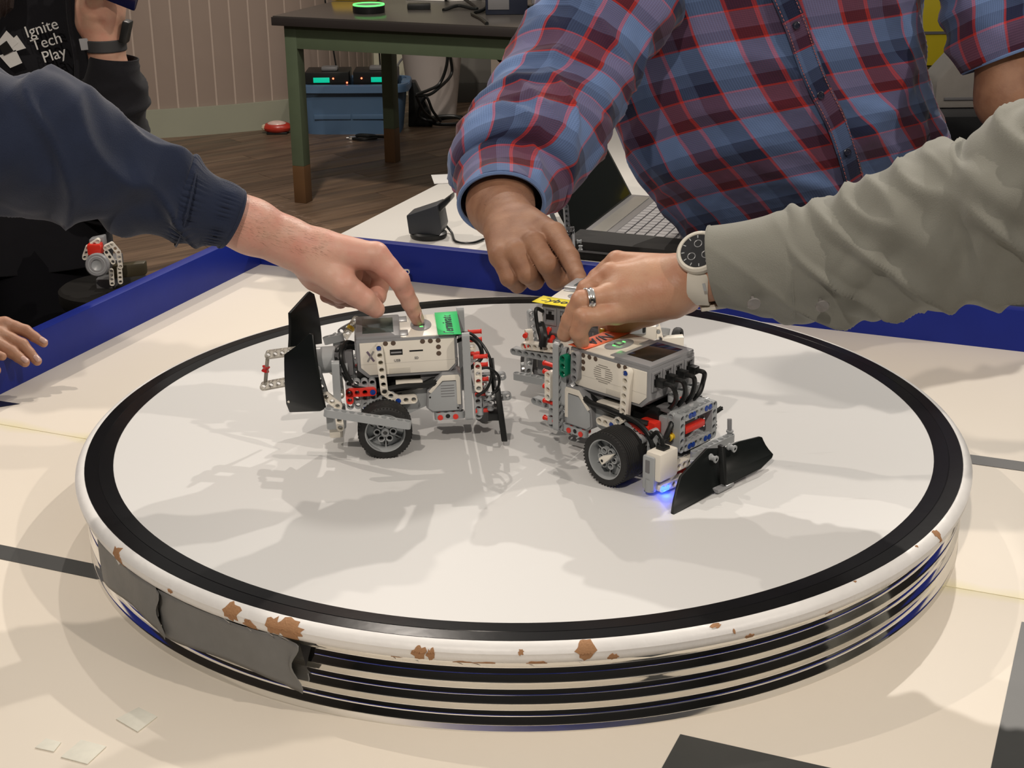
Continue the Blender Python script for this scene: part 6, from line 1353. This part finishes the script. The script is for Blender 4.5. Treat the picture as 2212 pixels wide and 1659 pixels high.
# ------------------------------------------------------------------ laptop, device and bits on the white side table
ZS = -0.10
dv = thing('desk_device', 'dark grey wedge-shaped device with round black base on the white side table', 'device', tuple(onz(926, 512, ZS)))
MB(0.001).lathe([(0, 0), (30, 0), (33, 3), (33, 9), (29, 12), (0, 12)], 36).build('device_base', m_black, dv)
M_ = Matrix.Rotation(math.radians(-12), 4, 'Z'); m_dev = mat('charcoal plastic', (.028, .032, .038), .45, var=.05)
MB(0.001).prism([(-30, 10), (26, 10), (31, 24), (24, 66), (10, 60), (-34, 44)], -24, 26, 'Y', 3).build('device_body', m_dev, dv, M=M_); MB(0.001).prism([(0, 55), (20, 62), (46, 82), (46, 72), (26, 50)], -16, 18, 'Y', 3).build('device_head', m_black, dv, M=M_)
cord('cable', 'thin black cable running from the dark device over the side table', [onz(955, 500, ZS)+V3((0, 0, .02)), onz(975, 505, ZS)+V3((0, 0, .003)), onz(985, 525, ZS)+V3((0, 0, .003)), onz(1020, 528, ZS)+V3((0, 0, .003)), onz(1045, 520, ZS)+V3((0, 0, .003))], .0022)
o = MB().prism([(0, 0), (.12, .02), (.11, .10), (-.01, .08)], .0002, .0012, 'Z').build('paper_sheet', mat('white paper', (.65, .64, .62), .6), None, M=Matrix.Translation(onz(938, 398, ZS))); tag(o, 'white paper sheet at the left edge of the side table beside the plaid elbow', 'paper')
LZ = ZS+.032
e0 = onz(1243, 508, LZ); e1 = onz(1462, 528, LZ); ex = (e1-e0); ex.z = 0; ex.normalize(); ey = V3((-ex.y, ex.x, 0))
hx_ = onz(1349, 402, LZ)-onz(1288, 505, LZ); print('laptop', (e1-e0).length, hx_.length)
lap = thing('laptop', 'open black laptop with silver keyboard on the white side table', 'laptop', tuple(e0+V3((0, 0, -.032))))
lap.rotation_euler = (0, 0, math.atan2(ex.y, ex.x)); Wd, Dp = .26, .33
m_sil = mat('silver deck', (.32, .31, .31), .35, metal=.6, var=.04); m_key = mat('grey keycap', (.36, .35, .35), .4, var=.05)
MB().box((-.012, 0, .010), (Wd, Dp, .026), .004).build('laptop_base', m_black, lap); MB().box((.0, .004, .0262), (Wd-.004, Dp-.004, .0285), .001).build('deck', m_sil, lap)
for (x, y_) in ((.02, .02), (.02, .31), (.24, .02), (.24, .31)): MB().tube([(x, y_, 0), (x, y_, .010)], .008, 10).build('rubber_foot', m_black, lap)
MB().box((.055, .020, .0286), (.165, Dp-.020, .0292)).build('key_well', m_dgrey, lap)
kc = {}
for i in range(6):
    y_ = .024; j = 0
    while y_ < Dp-.035:
        w_ = .0165 if (i, j) not in ((5, 0), (0, 0), (5, 12)) else .024
        if i == 0 and 3 <= j <= 5: w_ = .030
        k = round(w_, 4)
        if k not in kc: kc[k] = MB().box((0, 0, 0), (.0150, w_, .0022), .0012).mesh('key', m_key, 30)
        link('key', kc[k], lap, Matrix.Translation((.148-.0178*i, y_, .0292))); y_ += w_+.0022; j += 1
MB().box((.178, .11, .0284), (.245, .21, .0288)).build('touchpad', mat('touchpad grey', (.22, .215, .215), .3), lap); MB().box((.012, .02, .0286), (.04, Dp-.02, .0300), .0006).build('hinge_strip', mat('pale hinge strip', (.42, .40, .36), .3, metal=.5), lap)
L_ = MB(); L_.obox((-.055, Dp/2, .115), (-.50, 0, .866), (0, 1, 0), (.866, 0, .5), .215, Dp, .008, .003); L_.build('laptop_lid', m_black, lap); MB().obox((-.0505, Dp/2, .115), (-.50, 0, .866), (0, 1, 0), (.866, 0, .5), .195, Dp-.02, .001).build('screen', m_screen, lap)
MB().box((.02, -.0006, .016), (.035, .001, .021)).build('usb_port', m_hole, lap); MB().box((-.002, -.002, .010), (.06, .001, .024), .001).build('port_strip', m_mgrey, lap)
cs_ = thing('black_case', 'flat black case lying under the front of the laptop by the blue board', 'case', tuple(onz(1360, 560, ZS))); cs_.rotation_euler = (0, 0, PH)
MB().box((-.11, -.035, 0), (.11, .045, .034), .008).build('case_body', mat('black case fabric', (.010, .009, .008), .8, var=.2), cs_); MB().box((-.10, -.037, .015), (.10, -.034, .018)).build('zip', m_dgrey, cs_)
sv = thing('grey_strip', 'grey flat bar on the side table edge just behind the blue board', 'bar', tuple(onz(1300, 588, ZS))); sv.rotation_euler = (0, 0, PH); MB().box((-.055, -.01, 0), (.055, .02, .012), .002).build('bar_body', mat('weathered grey', (.25, .24, .20), .5), sv); MB().box((-.05, -.012, .004), (.05, -.0101, .007)).build('bar_groove', m_dgrey, sv)
tr = thing('toy_frame', 'small upright frame of grey perforated beams between the dark hand and the laptop', 'frame', tuple(onz(1232, 545, ZS)))
ty = 1.02
beam2(tr, at(1222, 446, ty), at(1226, 498, ty-.01), (.3, -1, 0), m_lgrey); beam2(tr, at(1190, 438, ty+.02), at(1220, 446, ty), (.3, -1, 0), m_lgrey); beam2(tr, at(1192, 462, ty+.02), at(1206, 495, ty+.0), (1, -.3, 0), m_dgrey)
axle(tr, at(1238, 495, ty-.02), at(1240, 540, ty-.07), m_mgrey, True); bush(tr, at(1236, 500, ty-.03), (0, 0, 1), m_dgrey, True); bush(tr, at(1246, 522, ty-.05), (1, 0, 0), m_lgrey, True); bush(tr, at(1254, 540, ty-.07), (0, 0, 1), m_lgrey, True); beam2(tr, at(1226, 498, ty-.01), onz(1230, 548, ZS)+V3((0, 0, .004)), (.3, -1, 0), m_mgrey)
MB().box((-.012, -.012, 0), (.03, .03, .02), .002).build('frame_foot', m_lgrey, tr)
# ------------------------------------------------------------------ small robot on a dark stool behind the left board
st_ = thing('stool', 'low dark stool behind the left blue board, mostly hidden', 'stool', (at(232, 600, .87).x, .87, ZF)); zS = at(232, 617, .87).z
MB().lathe([(0, zS-ZF-.03), (.075, zS-ZF-.03), (.08, zS-ZF-.02), (.08, zS-ZF-.004), (.075, zS-ZF), (0, zS-ZF)], 32).build('stool_seat', mat('dark vinyl', (.008, .007, .006), .8, spec=.2), st_)
for k in range(4): a = math.pi/4+k*math.pi/2; MB().tube([(.05*math.cos(a), .05*math.sin(a), zS-ZF-.03), (.08*math.cos(a), .08*math.sin(a), 0)], .012, 10).build('leg', m_black, st_)
tb_ = thing('robot', 'small grey and white brick-built robot by the hoodie wearer, behind the left blue board', 'robot', (at(225, 600, .86).x, .86, zS), group='competition robots')
T_ = lambda px, py, Y=1.2: at(px, py, Y)
MB().obox(T_(232, 580), (1, .2, 0), (0, 1, 0), (0, 0, 1), .05, .05, .045, .004).build('robot_core', m_dgrey, tb_, world=True)
MB(0.001).lathe([(9, -6), (17, -6), (19, -3), (19, 3), (17, 6), (9, 6)], 32, close=True).build('tyre', m_mgrey, tb_, M=frame(T_(211, 572, .82), (1, 0, 0), (.2, -1, .2)), world=True); MB(0.001).lathe([(0, 3), (9, 4), (13, 6.5), (14, 6)], 24).build('hub', m_lgrey, tb_, M=frame(T_(211, 572, .82), (1, 0, 0), (.2, -1, .2)), world=True)
for a, b in (((183, 555), (190, 535)), ((190, 535), (212, 520)), ((228, 535), (242, 528)), ((242, 528), (256, 545)), ((256, 545), (260, 575)), ((230, 545), (244, 565)), ((258, 580), (260, 608)), ((240, 585), (242, 612))): beam2(tb_, T_(*a, .84), T_(*b, .84), (.3, -1, 0), m_white)
MB().obox(T_(206, 537, .84), (1, 0, 0), (0, 1, 0), (0, 0, 1), .022, .02, .018, .003).build('red_block', m_red, tb_, world=True); MB().obox(T_(212, 524, .86), (1, 0, .2), (0, 1, 0), (0, 0, 1), .025, .02, .02, .003).build('top_block', m_mgrey, tb_, world=True)
MB().obox(T_(280, 582, .87), (1, 0, .1), (0, 1, 0), (0, 0, 1), .055, .02, .022, .004).build('side_paddle', mat('dark olive panel', (.05, .04, .02), .5), tb_, world=True); MB().obox(T_(232, 610, .87), (1, 0, 0), (0, 1, 0), (0, 0, 1), .03, .03, .02, .003).build('robot_foot', m_dgrey, tb_, world=True)
# ------------------------------------------------------------------ right background: crate, chair, yellow case
m_yb = mat('yellow tool case', (.62, .50, .02), .4, var=.05)
yc = thing('tool_case', 'bright yellow tool case seen between the plaid shirt and its right sleeve', 'case', tuple(at(2045, 143, 2.6)))
MB().box((-.10, 0, 0), (.25, .25, .22), .01).build('case_body', m_yb, yc); MB().box((-.10, -.004, .085), (.25, 0, .092)).build('case_seam', m_dgrey, yc); MB().box((.0, -.006, .07), (.03, 0, .11), .002).build('latch', m_dgrey, yc)
zc = at(2045, 143, 2.6).z
sh_ = thing('shelf_unit', 'dark metal shelf unit carrying the yellow tool case at the right', 'shelf', (at(2045, 143, 2.6).x+.1, 2.75, ZF))
MB().box((-.30, -.20, zc-ZF-.03), (.6, .25, zc-ZF), .004).build('shelf_board', m_black, sh_); MB().box((-.30, -.20, .1), (.6, .25, .13), .004).build('shelf_board', m_black, sh_)
for x in (-.28, .58):
    for y_ in (-.18, .23): MB().box((x-.02, y_-.02, 0), (x+.02, y_+.02, zc-ZF-.03), .002).build('post', m_black, sh_)
gb = thing('grey_bag', 'pale grey fabric bag under the rolled plaid sleeve at the right', 'bag', tuple(at(2085, 235, 1.9)))
MB().prism([(-.07, 0), (.10, 0), (.10, .10), (.04, .125), (-.015, .125), (-.07, .06)], 0, .12, 'Y', .012).build('bag_body', cloth('pale grey fabric', (.27, .255, .23)), gb); MB().box((-.05, -.004, .02), (.08, .0, .026), .001).build('bag_seam', m_dgrey, gb)
zb = at(2085, 235, 1.9).z
ch = thing('office_chair', 'black padded chair carrying the grey bag, behind the plaid shirt at the right', 'chair', (at(2100, 235, 1.9).x, 1.98, ZF))
MB().box((-.22, -.14, zb-ZF-.10), (.24, .22, zb-ZF-.001), .03).build('seat', cloth('black seat fabric', (.010, .011, .012)), ch); MB().tube([(0, .03, .06), (0, .03, zb-ZF-.09)], .03, 16).build('column', m_black, ch)
for k in range(5): a = 2*math.pi*k/5; MB().tube([(0, .03, .07), (.26*math.cos(a), .03+.26*math.sin(a), .04)], [.025, .015], 10).build('leg', m_black, ch); MB().sphere((.26*math.cos(a), .03+.26*math.sin(a), .025), .025, 12).build('castor', m_black, ch)
yt = thing('yellow_rail', 'yellow and steel rail at the top right corner beyond the plaid sleeve', 'rail', tuple(at(2205, 10, 2.6))); MB().box((-.03, 0, 0), (.4, .02, .04), .004).build('rail_body', m_yb, yt); MB().box((-.03, -.002, -.012), (.4, .02, 0), .003).build('steel_strip', m_steel, yt)
MB().box((.35, .0, ZF-at(2205, 10, 2.6).z), (.38, .03, 0), .003).build('rail_post', m_black, yt)
